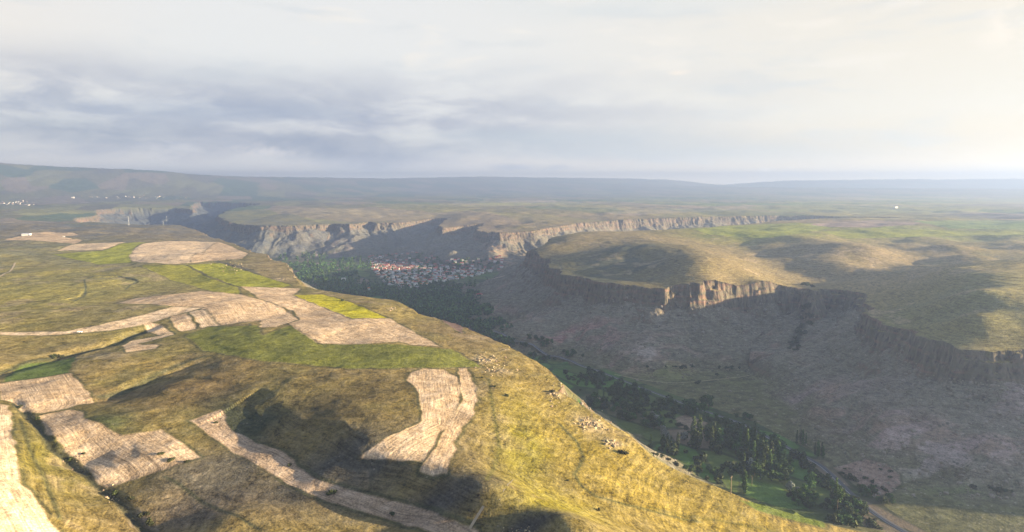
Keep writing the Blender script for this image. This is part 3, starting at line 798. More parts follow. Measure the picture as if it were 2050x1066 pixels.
FID = np.full((NR, NT), -1, np.int16)
FUR = np.zeros((NR, NT), np.float32)
FAMP = np.zeros((NR, NT), np.float32)
fieldw = []
for k, (nm, lab, c, poly, guide) in enumerate(FIELDS):
    # densify the outline so that it follows the ground
    q = []
    for i in range(len(poly)):
        a = poly[i]; b = poly[(i + 1) % len(poly)]
        n = max(1, int(math.dist(a, b) / 18))
        for j in range(n):
            t = j / n
            q.append(march(a[0] + (b[0] - a[0]) * t, a[1] + (b[1] - a[1]) * t))
    w = np.array(q)
    g = [march(*p) for p in guide]
    fieldw.append(w)
    x0, y0 = w.min(0) - 15; x1, y1 = w.max(0) + 15
    sel = (GX > x0) & (GX < x1) & (GY > y0) & (GY < y1)
    x = GX[sel]; y = GY[sel]
    x_ = x + 1.2 * vnoise(x / 9, y / 9, 7); y_ = y + 1.2 * vnoise(x / 9, y / 9, 8)
    best = np.full(x.shape, 1e12); inside = np.zeros(x.shape, bool)
    for i in range(len(w)):
        ax, ay = w[i]; bx, by = w[(i + 1) % len(w)]
        dx, dy = bx - ax, by - ay
        t = np.clip(((x_ - ax) * dx + (y_ - ay) * dy) / (dx * dx + dy * dy + 1e-9), 0, 1)
        best = np.minimum(best, (x_ - ax - t * dx) ** 2 + (y_ - ay - t * dy) ** 2)
        if ay != by:
            inside ^= ((ay > y_) != (by > y_)) & (x_ < (bx - ax) * (y_ - ay) / (by - ay) + ax)
    sd = np.where(inside, np.sqrt(best), -np.sqrt(best))
    rad = np.hypot(x, y)
    sw = 0.4 + rad * 0.0012
    m = smooth(0.5 + sd / sw / 2)
    old = col[sel]
    # dark baulk of tall grass round the edge
    eb = np.exp(-((sd + 1.6) / (1.0 + rad * 0.0008)) ** 2) * 0.55 * (0.4 + 0.9 * (vnoise(x / 25, y / 25, 77 + k) > -0.2))
    old = old * (1 - eb[:, None]) + np.array((0.055, 0.06, 0.028)) * eb[:, None]
    tone = 1 + 0.13 * fbm(x, y, 60, 3, 300 + k)
    new = np.array(c)[None, :] * tone[:, None]
    col[sel] = old * (1 - m[:, None]) + new * m[:, None]
    f = FUR[sel]; f[sd > -4] = (pdist(x, y, g) + k * 37.0)[sd > -4]; FUR[sel] = f
    am = 0.45 if nm in ('crop_field', 'pasture') else (0.25 if nm in ('bare_ground', 'dirt_track') else 1.0)
    fa = FAMP[sel]; fa = np.maximum(fa * (1 - m), m * am); FAMP[sel] = fa
    fi = FID[sel]; fi[sd > 0] = k; FID[sel] = fi

# rock: by steepness and by cliff band
rock = np.clip(smooth((SLOPE - 0.95) / 0.5) * 0.9 * (GF < 0.5) * (GS > 0) + GC * smooth((SLOPE - 0.55) / 0.4), 0, 1)
rock = rock * (RR > 250)
TAL = ins * (1 - GF)


# ------------------------------------------------------------------ terrain material
def new_mat(name):
    m = bpy.data.materials.new(name)
    m.use_nodes = True
    E.tree = m.node_tree
    E.tree.nodes.clear()
    o = E.node('ShaderNodeOutputMaterial')
    b = E.node('ShaderNodeBsdfPrincipled')
    b.inputs['Roughness'].default_value = 0.95
    b.inputs['Specular IOR Level'].default_value = 0.1
    E.tree.links.new(b.outputs[0], o.inputs[0])
    return m, b


def bump(h, strength, dist):
    n = E.node('ShaderNodeBump')
    n.inputs['Strength'].default_value = strength
    n.inputs['Distance'].default_value = dist
    E.plug(n.inputs['Height'], h)
    return E(n.outputs[0])


LANDM, b = new_mat('land')
geo = E.node('ShaderNodeNewGeometry')
pos = E(geo.outputs['Position'])
x, y, z = sep(pos)
c = attr('col', True)
fa = attr('famp'); fu = attr('fur'); rk = attr('rock'); tl = attr('talus'); fl = attr('floor')
ng = 1.0 - fa
n_s = noise(pos, 0.9, 5.0, 0.7)          # ~1 m
n_m = noise(pos, 0.12, 5.0, 0.62)        # ~8 m
n_l = noise(pos, 0.02, 4.0, 0.6)
cont = noise(vec(x * 0.05, y * 0.05, z * 1.1 + n_l * 3.0), 1.0, 4.0, 0.6)   # contour parallel streaks
n_t = noise(pos, 0.33, 3.0, 0.6)
tline = E.m('SINE', z * 5.2 + n_m * 5.0 + n_l * 9.0)
val = 0.50 + lin(n_m, 0.3, 0.7, 0.0, 0.5) + lin(n_s, 0.3, 0.7, -0.34, 0.5) + lin(n_t, 0.3, 0.7, -0.24, 0.27) * ng * (1.0 - tl * 0.45)
val = val + (lin(cont, 0.35, 0.65, -0.22, 0.25) - sst(tline, 0.55, 1.0, 0.0, 0.16) * (1.0 - tl) * sst(n_l, 0.42, 0.55)) * ng
c = hsv(c, 0.5, lin(n_m, 0.3, 0.7, 1.12, 0.9), val)
# furrows
fv = vec(fu * 0.9, x * 0.03, y * 0.03)
f1 = noise(fv, 1.0, 4.0, 0.75)
f2 = E.m('SINE', fu * 2.85 + n_l * 6.0)
c = hsv(c, 0.5, 1.0, 1.0 + fa * (lin(f1, 0.32, 0.68, -0.46, 0.30) + lin(n_l, 0.35, 0.65, -0.12, 0.1) + lin(noise(fv, 0.12, 1.0, 0.5), 0.66, 0.70, 0.0, -0.25)))
# dark clods and weeds on fields
svo = voronoi(pos, 0.16)
c = mixc(fa * sst(E(svo.outputs['Distance']), 0.16, 0.08) * sst(n_l, 0.5, 0.6) * 0.7, c, (0.07, 0.065, 0.035))
# scattered stones on open ground and talus
s2 = voronoi(pos, 0.33)
c = mixc(sst(E(s2.outputs['Distance']), 0.26, 0.12) * sst(n_m, 0.50, 0.62) * ng * lin(tl, 0.0, 1.0, 0.35, 0.62), c, (0.32, 0.27, 0.21))
s3 = voronoi(pos, 0.22)
c = mixc(sst(E(s3.outputs['Distance']), 0.30, 0.14) * sst(n_m, 0.50, 0.40) * ng * lin(tl, 0.0, 1.0, 0.25, 0.6), c, (0.045, 0.05, 0.028))
s4 = voronoi(pos, 0.10)
c = mixc(sst(E(s4.outputs['Distance']), 0.24, 0.14) * sst(n_l, 0.46, 0.54) * ng * lin(tl, 0.0, 1.0, 0.12, 0.75), c, (0.05, 0.055, 0.03))
s5 = voronoi(pos, 0.18)
c = mixc(sst(E(s5.outputs['Distance']), 0.26, 0.16) * sst(n_m, 0.54, 0.60) * tl * ng * 0.7, c, (0.34, 0.30, 0.25))
# rock faces: vertical jointing, pink bands
wx = x + n_l * 20.0
rj = noise(vec(wx * 0.16, y * 0.16, z * 0.025), 1.0, 5.0, 0.65)
rb = noise(vec(x * 0.01, y * 0.01, z * 0.16), 1.0, 3.0, 0.6)
rc = mixc(sst(rj, 0.38, 0.62), (0.05, 0.042, 0.034), (0.18, 0.145, 0.105))
rc = mixc(sst(rb, 0.45, 0.65) * 0.5, rc, (0.26, 0.14, 0.095))
rc = mixc(sst(n_m, 0.44, 0.58) * 0.75, rc, (0.12, 0.11, 0.07))
c = mixc(rk * sst(n_s, 0.2, 0.5, 0.75, 1.0), c, rc)
# valley floor parcels
vv = voronoi(vec(x * 1.0 + y * 0.5, y * 0.55 - x * 0.35, 0.0), 0.019)
vr, vg_, vb = sep(E(vv.outputs['Color']))
pc = mixc(vr, (0.048, 0.070, 0.024), (0.105, 0.145, 0.036))
pc = mixc(sst(vg_, 0.80, 0.84), pc, (0.17, 0.13, 0.095))
pc = mixc(sst(vg_, 0.25, 0.20), pc, (0.07, 0.145, 0.03))
pc = hsv(pc, 0.5, 1.0, 0.6 + n_m * 0.8)
vd = voronoi(vec(x * 1.0 + y * 0.5, y * 0.55 - x * 0.35, 0.0), 0.019, 'DISTANCE_TO_EDGE')
pc = mixc(sst(E(vd.outputs['Distance']), 0.07, 0.03) * 0.8, pc, (0.03, 0.04, 0.02))
c = mixc(fl * (1.0 - fa) * 0.85, c, pc)
# far upland holdings
dist_ = E.m('SQRT', x * x + y * y)
fx = vec(x * 0.8 + y * 0.3, y * 0.42, 0.0)
vf = voronoi(fx, 0.0034)
fr, fg, fb = sep(E(vf.outputs['Color']))
fc = mixc(fr, (0.13, 0.115, 0.065), (0.25, 0.25, 0.07))
fc = mixc(sst(fg, 0.72, 0.75), fc, (0.30, 0.23, 0.15))
fc = mixc(sst(fb, 0.80, 0.83), fc, (0.055, 0.12, 0.035))
farm = sst(dist_, 2300.0, 4200.0) * (1.0 - tl) * 0.5 * (1.0 - rk)
c = mixc(farm, c, fc)
E.plug(b.inputs['Base Color'], c)
h = n_s * 0.25 + n_t * 0.7 + n_m * 1.5 + rk * (rj * 4.0) + fa * f1 * 0.35 + cont * ng * 0.7
E.plug(b.inputs['Normal'], bump(h, 0.75, 1.0))


def mesh_from(name, V, Fq):
    me = bpy.data.meshes.new(name)
    me.vertices.add(len(V))
    me.vertices.foreach_set('co', np.ascontiguousarray(V, np.float32).ravel())
    nf = len(Fq); k = Fq.shape[1]
    me.loops.add(nf * k)
    me.loops.foreach_set('vertex_index', np.ascontiguousarray(Fq, np.int32).ravel())
    me.polygons.add(nf)
    me.polygons.foreach_set('loop_start', np.arange(0, nf * k, k, dtype=np.int32))
    me.update(calc_edges=True)
    return me


def tag(o, label=None, cat=None, group=None, kind=None):
    if label: o['label'] = label
    if cat: o['category'] = cat
    if group: o['group'] = group
    if kind: o['kind'] = kind
    return o


idx = np.arange(NR * NT).reshape(NR, NT)
quads = np.stack([idx[:-1, :-1], idx[1:, :-1], idx[1:, 1:], idx[:-1, 1:]], -1).reshape(-1, 4)[:, ::-1]
reg = FID[:-1, :-1].copy()
reg[(reg < 0) & (RR[:-1, :-1] > 9500)] = -2
reg[(reg < 0) & (GF[:-1, :-1] > 0.55) & (RR[:-1, :-1] < 6000)] = -3
reg = reg.ravel()
VV = np.stack([GX, GY, GZ], -1).reshape(-1, 3).astype(np.float32)
# one set of normals for the whole sheet, so seams never show
du = np.zeros((NR, NT, 3), np.float32); dv = np.zeros((NR, NT, 3), np.float32)
VG = VV.reshape(NR, NT, 3)
du[:, 1:-1] = VG[:, 2:] - VG[:, :-2]; du[:, 0] = VG[:, 1] - VG[:, 0]; du[:, -1] = VG[:, -1] - VG[:, -2]
dv[1:-1] = VG[2:] - VG[:-2]; dv[0] = VG[1] - VG[0]; dv[-1] = VG[-1] - VG[-2]
NN = np.cross(du, dv)
NN /= np.linalg.norm(NN, axis=-1, keepdims=True) + 1e-9
NN = NN.reshape(-1, 3)
C4 = np.concatenate([np.clip(col, 0.005, 1), np.ones((NR, NT, 1), np.float32)], -1).reshape(-1, 4)
TAL = TAL * (1 - 0.8 * footm)
AT = dict(famp=FAMP.ravel(), fur=FUR.ravel(), rock=rock.ravel().astype(np.float32), talus=TAL.ravel().astype(np.float32), floor=GF.ravel().astype(np.float32))


def sheet(name, rid):
    q = quads[reg == rid]
    if not len(q): return None
    used, inv = np.unique(q.ravel(), return_inverse=True)
    me = mesh_from(name, VV[used], inv.reshape(-1, 4))
    a = me.color_attributes.new('col', 'FLOAT_COLOR', 'POINT')
    a.data.foreach_set('color', C4[used].ravel())
    for k, v in AT.items():
        t = me.attributes.new(k, 'FLOAT', 'POINT')
        t.data.foreach_set('value', np.ascontiguousarray(v[used], np.float32))
    me.polygons.foreach_set('use_smooth', np.ones(len(q), bool))
    me.materials.append(LANDM)
    me.normals_split_custom_set_from_vertices(NN[used])
    o = bpy.data.objects.new(name, me)
    COL.objects.link(o)
    o['kind'] = 'structure'
    return o


sheet('ground', -1)
sheet('hills', -2)
sheet('valley_floor', -3)
for k, f in enumerate(FIELDS):
    o = sheet(f[0], k)
    if o: o['label'] = f[1]

# ------------------------------------------------------------------ roads and tracks, draped on the land
random.seed(4)


def ribbon(name, pl, w, mat, lift=0.12, step=6.0, taper=False, label=None):
    P = []
    for a, b_ in zip(pl[:-1], pl[1:]):
        n = max(1, int(math.dist(a, b_) / step))
        for i in range(n):
            P.append((a[0] + (b_[0] - a[0]) * i / n, a[1] + (b_[1] - a[1]) * i / n))
    P.append(pl[-1])
    P = np.array(P)
    for _ in range(6):
        P[1:-1] = (P[:-2] + 2 * P[1:-1] + P[2:]) / 4
    T = np.gradient(P, axis=0); T /= np.linalg.norm(T, axis=1)[:, None] + 1e-9
    Nn = np.stack([T[:, 1], -T[:, 0]], 1)
    offs = np.linspace(-0.5, 0.5, 5)
    V = []; A = []
    zc = []
    for i, p in enumerate(P):
        z = max(ground(*(p + Nn[i] * w * o)) for o in offs)
        zc.append(z)
    zc = np.array(zc)
    for _ in range(4):
        zc[1:-1] = np.maximum(zc[1:-1], (zc[:-2] + zc[2:]) / 2)
    for i, p in enumerate(P):
        ww = w * (1 + 0.12 * math.sin(i * 0.9) * (w < 5))
        for o in offs:
            q = p + Nn[i] * ww * o
            V.append((q[0], q[1], zc[i] + lift - (0.6 if abs(o) > .49 else 0) * (w > 5)))
            A.append(o + 0.5)
    n = len(P)
    q = [(i * 5 + j, i * 5 + j + 1, i * 5 + j + 6, i * 5 + j + 5) for i in range(n - 1) for j in range(4)]
    me = mesh_from(name, np.array(V), np.array(q))
    t = me.attributes.new('across', 'FLOAT', 'POINT')
    t.data.foreach_set('value', np.array(A, np.float32))
    me.materials.append(mat)
    o = bpy.data.objects.new(name, me)
    COL.objects.link(o)
    o['kind'] = 'structure'
    if label: o['label'] = label
    return o


ROADM, b = new_mat('asphalt')
g = E(E.node('ShaderNodeNewGeometry').outputs['Position'])
ac = attr('across')
c = mixc(noise(g, 0.3, 3.0), (0.055, 0.058, 0.07), (0.085, 0.088, 0.1))
c = mixc(sst(ac, 0.12, 0.09) + sst(ac, 0.90, 0.93), c, (0.17, 0.15, 0.12))
c = mixc(sst(E.m('ABSOLUTE', ac - 0.80), 0.035, 0.02) * 0.8, c, (0.42, 0.42, 0.42))
E.plug(b.inputs['Base Color'], c)
b.inputs['Roughness'].default_value = 0.75
DIRTM, b = new_mat('dirt')
g = E(E.node('ShaderNodeNewGeometry').outputs['Position'])
E.plug(b.inputs['Base Color'], mixc(noise(g, 0.25, 4.0), (0.26, 0.20, 0.13), (0.48, 0.40, 0.28)))
ribbon('road', roadw, 7.0, ROADM, 0.35)
trk = lambda *p: [march(*q) for q in p]
ribbon('dirt_track', trk((-20, 562), (5, 552), (18, 545), (26, 536), (30, 527)), 3.0, DIRTM, label='short pale track at the left edge of the hill')
ribbon('dirt_track', trk((940, 1052), (948, 1035), (958, 1020), (968, 1008)), 1.6, DIRTM, label='steep footpath climbing out of the dark hollow')
ribbon('dirt_track', trk((1000, 1001), (1012, 990), (1022, 975), (1027, 962)), 0.6, DIRTM, label='faint footpath on the sunlit brow')
ribbon('dirt_track', trk((1681, 990), (1684, 980), (1690, 974), (1688, 968)), 3.0, DIRTM, label='little lane joining the valley road')
ribbon('dirt_track', trk((1230, 750), (1290, 762), (1350, 768), (1420, 762), (1500, 752)), 1.4, DIRTM, label='faint track along the foot of the far slope')
ribbon('village_street', trk((770, 575), (800, 570), (830, 566), (850, 560), (862, 556)), 7, DIRTM, 1.0, label='pale street along the near edge of the village')
ribbon('village_street', trk((945, 570), (985, 562), (1010, 553)), 6, DIRTM, 1.0, label='pale lane rising right of the village')
ribbon('village_street', trk((735, 519), (760, 519), (790, 521)), 8, DIRTM, 1.0, label='pale street at the far left of the village')


# ------------------------------------------------------------------ materials of things
def plain(name, c, rough=0.8, var=0.0, objvar=0.0, metal=0.0, scale=0.6):
    m, b = new_mat(name)
    g = E(E.node('ShaderNodeNewGeometry').outputs['Position'])
    cc = hsv(tuple(c), 0.5, 1.0, 1.0 + lin(noise(g, scale, 4.0), 0.3, 0.7, -var, var))
    if objvar:
        oi = E(E.node('ShaderNodeObjectInfo').outputs['Random'])
        cc = hsv(cc, 0.5 + (oi - 0.5) * 0.05, 1.0, lin(oi, 0.0, 1.0, 1 - objvar, 1 + objvar))
    E.plug(b.inputs['Base Color'], cc)
    b.inputs['Roughness'].default_value = rough
    b.inputs['Metallic'].default_value = metal
    return m


def leafmat(name, c1, c2, ov=0.3):
    m, b = new_mat(name)
    n = E.node('ShaderNodeNewGeometry')
    ri = E(n.outputs['Random Per Island'])
    oi = E(E.node('ShaderNodeObjectInfo').outputs['Random'])
    cc = mixc(ri, c1, c2)
    cc = hsv(cc, 0.5 + (oi - 0.5) * 0.06, lin(oi, 0.0, 1.0, 0.85, 1.1), lin(ri, 0.0, 1.0, 0.65, 1.35) * lin(oi, 0.0, 1.0, 1 - ov, 1 + ov))
    E.plug(b.inputs['Base Color'], cc)
    b.inputs['Roughness'].default_value = 0.7
    b.inputs['Subsurface Weight'].default_value = 0.0
    return m


LEAF = leafmat('leaf_green', (0.028, 0.050, 0.017), (0.066, 0.102, 0.030))
LEAFP = leafmat('leaf_poplar', (0.032, 0.055, 0.016), (0.068, 0.095, 0.027))
LEAFS = leafmat('leaf_silver', (0.13, 0.15, 0.13), (0.24, 0.26, 0.23), 0.15)
LEAFB = leafmat('leaf_shrub', (0.028, 0.036, 0.014), (0.06, 0.068, 0.025))
BARK = plain('bark', (0.10, 0.075, 0.055), 0.9, 0.3)
WHITEW = plain('lime_wall', (0.80, 0.76, 0.70), 0.9, 0.15, 0.12)
STONEW = plain('stone_wall', (0.36, 0.29, 0.225), 0.9, 0.25, 0.2)
TILE = plain('roof_tile', (0.40, 0.13, 0.075), 0.85, 0.25, 0.25)
FLATR = plain('roof_concrete', (0.36, 0.35, 0.35), 0.9, 0.2, 0.3)
TIN = plain('roof_tin', (0.46, 0.48, 0.52), 0.5, 0.1, 0.15)
GLASS = plain('dark_opening', (0.03, 0.03, 0.035), 0.3)
STEEL = plain('galvanised_steel', (0.42, 0.43, 0.44), 0.5, 0.1)
WHITEP = plain('white_paint', (0.8, 0.8, 0.78), 0.5)
WOODP = plain('weathered_wood', (0.22, 0.17, 0.12), 0.9, 0.2)
ROCK = plain('limestone', (0.34, 0.265, 0.17), 0.95, 0.35, 0.2, scale=1.5)
ROCKD = plain('grey_rock', (0.21, 0.175, 0.145), 0.95, 0.35, 0.2, scale=1.5)
BLUEP = plain('blue_tarpaulin', (0.16, 0.24, 0.32), 0.6, 0.1)


class MB:
    def __init__(s): s.v = []; s.f = []

    def box(s, x0, x1, y0, y1, z0, z1):
        n = len(s.v)
        s.v += [(x, y, z) for z in (z0, z1) for y in (y0, y1) for x in (x0, x1)]
        s.f += [tuple(n + i for i in q) for q in [(0, 2, 3, 1), (4, 5, 7, 6), (0, 1, 5, 4), (2, 6, 7, 3), (0, 4, 6, 2), (1, 3, 7, 5)]]
        return s

    def bar(s, a, b_, r0, r1=None, n=5):
        r1 = r0 if r1 is None else r1
        a = Vector(a); b_ = Vector(b_); d = (b_ - a).normalized()
        u = d.orthogonal().normalized(); w = d.cross(u)
        k = len(s.v)
        for p, r in ((a, r0), (b_, r1)):
            for i in range(n):
                t = 2 * math.pi * i / n
                s.v.append(tuple(p + (u * math.cos(t) + w * math.sin(t)) * r))
        for i in range(n):
            j = (i + 1) % n
            s.f.append((k + i, k + j, k + n + j, k + n + i))
        s.f.append(tuple(k + n + i for i in range(n))); s.f.append(tuple(k + i for i in range(n))[::-1])
        return s

    def mesh(s, name, mat):
        me = bpy.data.meshes.new(name)
        me.from_pydata(s.v, [], s.f)
        me.materials.append(mat)
        return me

    def build(s, name, mat, parent=None):
        o = bpy.data.objects.new(name, s.mesh(name, mat))
        COL.objects.link(o)
        if parent: o.parent = parent
        return o


def empty(name, loc=(0, 0, 0), rz=0.0):
    o = bpy.data.objects.new(name, None)
    COL.objects.link(o)
    o.location = loc; o.rotation_euler = (0, 0, rz)
    return o


def clone(root, parts, loc, rz, sc):
    r = root.copy(); COL.objects.link(r)
    r.location = loc; r.rotation_euler = (0, 0, rz); r.scale = (sc[0], sc[0], sc[1])
    for ch in parts:
        c_ = ch.copy(); COL.objects.link(c_); c_.parent = r
    return r


# ------------------------------------------------------------------ trees
def leaves(rng, centres, n, size, flat=1.0):
    """leaf clumps as small tilted quads gathered round the given lobes (cx, cy, cz, rx, rz)"""
    L = np.array(centres)
    w = L[:, 3] ** 2 * L[:, 4]; w = w / w.sum()
    k = rng.choice(len(L), n, p=w)
    d = rng.normal(size=(n, 3)); d /= np.linalg.norm(d, axis=1)[:, None]
    rad = rng.uniform(0.45, 1.0, n) ** 0.5
    c = np.stack([L[k, 0] + d[:, 0] * rad * L[k, 3], L[k, 1] + d[:, 1] * rad * L[k, 3], L[k, 2] + d[:, 2] * rad * L[k, 4]], 1)
    nn = d + rng.normal(size=(n, 3)) * 0.6
    nn /= np.linalg.norm(nn, axis=1)[:, None]
    t = np.cross(nn, rng.normal(size=(n, 3))); t /= np.linalg.norm(t, axis=1)[:, None]
    bt = np.cross(nn, t)
    s = size * rng.uniform(0.6, 1.4, n)[:, None]
    V = np.stack([c - t * s - bt * s * .7, c + t * s * .8 - bt * s * .5, c + t * s + bt * s * .8, c - t * s * .7 + bt * s], 1)
    return V.reshape(-1, 3)


def quadmesh(name, V, mat):
    me = mesh_from(name, V, np.arange(len(V)).reshape(-1, 4))
    me.materials.append(mat)
    return me


def tree_proto(kind, seed):
    """one tree of height 1 x nominal; returns crown mesh, trunk mesh"""
    rng = np.random.default_rng(seed)
    tb = MB()
    if kind == 'poplar':
        H = 30.0
        lob = [(rng.normal() * .35, rng.normal() * .35, z, (1.1 + 1.7 * math.sin(math.pi * min(1, (z / H) ** .7))) * rng.uniform(.8, 1.15), 2.4) for z in np.linspace(3.5, 28, 13)]
        V = leaves(rng, lob, 620, 0.62)
        tb.bar((0, 0, -1), (0.1, 0, 14), .38, .22).bar((0.1, 0, 14), (0, 0, 28), .22, .05)
        for i in range(7):
            a = i * 2.4; z = 5 + i * 2.6
            tb.bar((0, 0, z), (1.3 * math.cos(a), 1.3 * math.sin(a), z + 3.2), .1, .03, 4)
        mat = LEAFP
    elif kind == 'shrub':
        lob = [(rng.normal() * .7, rng.normal() * .7, rng.uniform(.5, 1.5), rng.uniform(.6, 1.1), rng.uniform(.5, .9)) for _ in range(6)]
        V = leaves(rng, lob, 260, 0.24)
        for i in range(4):
            a = i * 1.6 + seed
            tb.bar((0, 0, -.4), (.7 * math.cos(a), .7 * math.sin(a), 1.2), .09, .03, 4)
        mat = LEAFB
    else:
        H = 11.0
        n = 9 if kind == 'broad' else 8
        lob = [(0, 0, 6.5, 2.8, 3.0)]
        for i in range(n):
            a = i * 2.399 + rng.uniform(-.4, .4); q = rng.uniform(1.6, 3.6)
            lob.append((q * math.cos(a), q * math.sin(a), rng.uniform(4.0, 9.4) - q * .35, rng.uniform(1.3, 2.3), rng.uniform(1.1, 1.9)))
        V = leaves(rng, lob, 760, 0.42 if kind == 'broad' else 0.36)
        tb.bar((0, 0, -1), (.2, .1, 4.2), .36, .24)
        for i in range(6):
            l_ = lob[1 + i]
            tb.bar((.2, .1, 3.2 + .2 * i), (l_[0] * .85, l_[1] * .85, l_[2]), .15, .05, 4)
        mat = LEAF if kind == 'broad' else LEAFS
    nm = {'poplar': 'poplar_tree', 'shrub': 'shrub', 'broad': 'broadleaf_tree', 'willow': 'willow_tree'}[kind]
    cm = quadmesh('crown', V, mat)
    tm = tb.mesh('trunk' if kind != 'shrub' else 'stem', BARK)
    return nm, cm, tm


PROTO = {k: [tree_proto(k, 10 * i + j) for j in range(3)] for i, k in enumerate(('poplar', 'broad', 'willow', 'shrub'))}
CATS = {'poplar': 'poplar', 'broad': 'tree', 'willow': 'willow', 'shrub': 'bush'}
placed = []


def put_tree(kind, x, y, sc, label, group, hs=None, tint=None):
    nm, cm, tm = PROTO[kind][random.randrange(3)]
    r = empty(nm, (x, y, ground(x, y) - 0.1), random.uniform(0, 6.28))
    hs = hs or sc * random.uniform(.85, 1.2)
    r.scale = (sc, sc, hs)
    for me, n in ((cm, 'crown'), (tm, 'trunk' if kind != 'shrub' else 'stem')):
        o = bpy.data.objects.new(n, me); COL.objects.link(o); o.parent = r
    tag(r, label, CATS[kind], group)
    placed.append((x, y))
    return r


roadarr = roadw


def rdist(x, y):
    return float(pdist(np.array([x]), np.array([y]), roadarr)[0])


# clusters: centre and radii in the photograph, number, kind mix, size, words that place them
CL = [
    (1192, 816, 20, 14, 9, 'broad', 1.15, 'in the tall clump behind the sunlit rocks'),
    (1255, 829, 32, 16, 13, 'broad', 1.1, 'in the dark grove left of the tan field'),
    (1304, 850, 22, 14, 8, 'broad', 1.1, 'in the grove just left of the tan field'),
    (1395, 820, 24, 12, 10, 'broad', 1.3, 'in the clump above the tan field by the road'),
    (1455, 842, 50, 8, 12, 'broad', .75, 'in the hedge between the tan field and the road'),
    (1459, 876, 50, 18, 16, 'broad', 1.0, 'in the mixed wood below the tan field'),
    (1497, 905, 48, 22, 16, 'broad', 1.05, 'in the wood between the meadow and the road'),
    (1550, 905, 26, 16, 9, 'broad', 1.05, 'beside the road opposite the bare slope'),
    (1548, 945, 42, 22, 20, 'broad', 1.1, 'in the dense dark wood right of the meadow'),
    (1400, 948, 40, 8, 9, 'broad', .6, 'in the hedge along the foot of the sunlit hill'),
    (1621, 976, 8, 6, 2, 'broad', 1.3, 'round and alone below the road'),
    (1657, 974, 9, 7, 3, 'broad', .9, 'in the little clump at the roadside lane'),
    (1612, 1004, 24, 14, 10, 'broad', .8, 'in the hedge between the two green plots'),
    (1708, 1020, 38, 14, 11, 'broad', .95, 'right of the green plots near the road'),
    (1690, 1050, 40, 10, 9, 'broad', .9, 'at the bottom edge left of the road'),
    (1735, 990, 20, 8, 6, 'broad', .7, 'at the lower rim of the bare clearing'),
    (1772, 1008, 16, 7, 4, 'broad', .7, 'right of the road below the clearing'),
    (1600, 1050, 40, 6, 8, 'broad', .6, 'in the hedge above the olive meadow'),
    (1180, 770, 40, 18, 12, 'broad', .6, 'in the upper orchard by the road'),
    (1270, 790, 40, 12, 12, 'broad', .65, 'in the orchard between road and grove'),
    (1345, 815, 30, 10, 8, 'broad', .7, 'in the small orchard beside the road bend'),
    (1110, 716, 60, 10, 14, 'broad', .8, 'in the row along the upper road'),
    (1060, 690, 45, 9, 12, 'broad', .85, 'where the valley wood meets the road'),
    (1215, 758, 30, 6, 7, 'broad', .6, 'in the row right of the road bend'),
    (1345, 878, 34, 10, 4, 'willow', 1.1, 'silvery among the dark trees below the tan field'),
    (1300, 848, 14, 8, 3, 'willow', 1.1, 'silvery at the left of the tan field'),
    (1505, 945, 8, 5, 2, 'willow', 1.0, 'silvery at the edge of the dense wood'),
    (1590, 985, 10, 5, 2, 'willow', .8, 'silvery below the dense wood'),
    (1330, 900, 40, 10, 6, 'poplar', .75, 'slender in the gap below the tan field'),
    (1395, 900, 8, 8, 3, 'poplar', 1.25, 'tallest of the valley, right below the tan field'),
    (1430, 898, 10, 8, 3, 'poplar', 1.1, 'tall beside the tallest pair'),
    (1470, 890, 50, 16, 12, 'poplar', .8, 'in the mixed wood below the tan field'),
    (1530, 925, 50, 22, 14, 'poplar', .8, 'in the wood that borders the road'),
    (1604, 890, 10, 4, 4, 'poplar', .6, 'in the trio right of the road'),
    (1628, 918, 22, 6, 5, 'poplar', .7, 'standing along the right side of the road'),
    (1487, 985, 6, 6, 2, 'poplar', .8, 'alone on the green paddock'),
    (1678, 1015, 10, 10, 4, 'poplar', .9, 'beside the lane below the road'),
    (1240, 800, 60, 14, 7, 'poplar', .55, 'in the upper orchard'),
]
ORD = 'first second third fourth fifth sixth seventh eighth ninth tenth eleventh twelfth thirteenth fourteenth fifteenth sixteenth seventeenth eighteenth nineteenth twentieth'.split()
for cx, cy, rx, ry, n, kind, sc, words in CL:
    lab = {'broad': 'dark green round-crowned tree ', 'willow': 'pale tree ', 'poplar': 'narrow upright poplar '}[kind] + words
    lab = ' '.join(lab.split()[:16])
    k = 0; tries = 0; got = []
    if kind == 'broad' and n > 4: n = min(20, int(n * 1.2))
    if kind == 'poplar': sc *= .85
    while k < n and tries < n * 12:
        tries += 1
        a = random.uniform(0, 6.28); q = random.random() ** .5
        x, y = march(cx + rx * q * math.cos(a), cy + ry * q * math.sin(a))
        r = math.hypot(x, y)
        if r > 2200 or gval(GS, x, y) < 5 or rdist(x, y) < 9 or ground(x, y) > 24: continue
        if any((x - p) ** 2 + (y - q_) ** 2 < 25 for p, q_ in placed[-60:]): continue
        got.append((proj(x, y, ground(x, y))[0], put_tree(kind, x, y, sc * random.uniform(.8, 1.3), lab, 'trees ' + words)))
        k += 1
    got.sort(key=lambda g_: g_[0])
    if len(got) > 1:
        base_ = {'broad': 'round tree', 'willow': 'pale tree', 'poplar': 'slim poplar'}[kind]
        for q_, (_, o_) in enumerate(got):
            o_['label'] = ' '.join(('%s, %s from left, %s' % (base_, ORD[q_], words)).split()[:16])
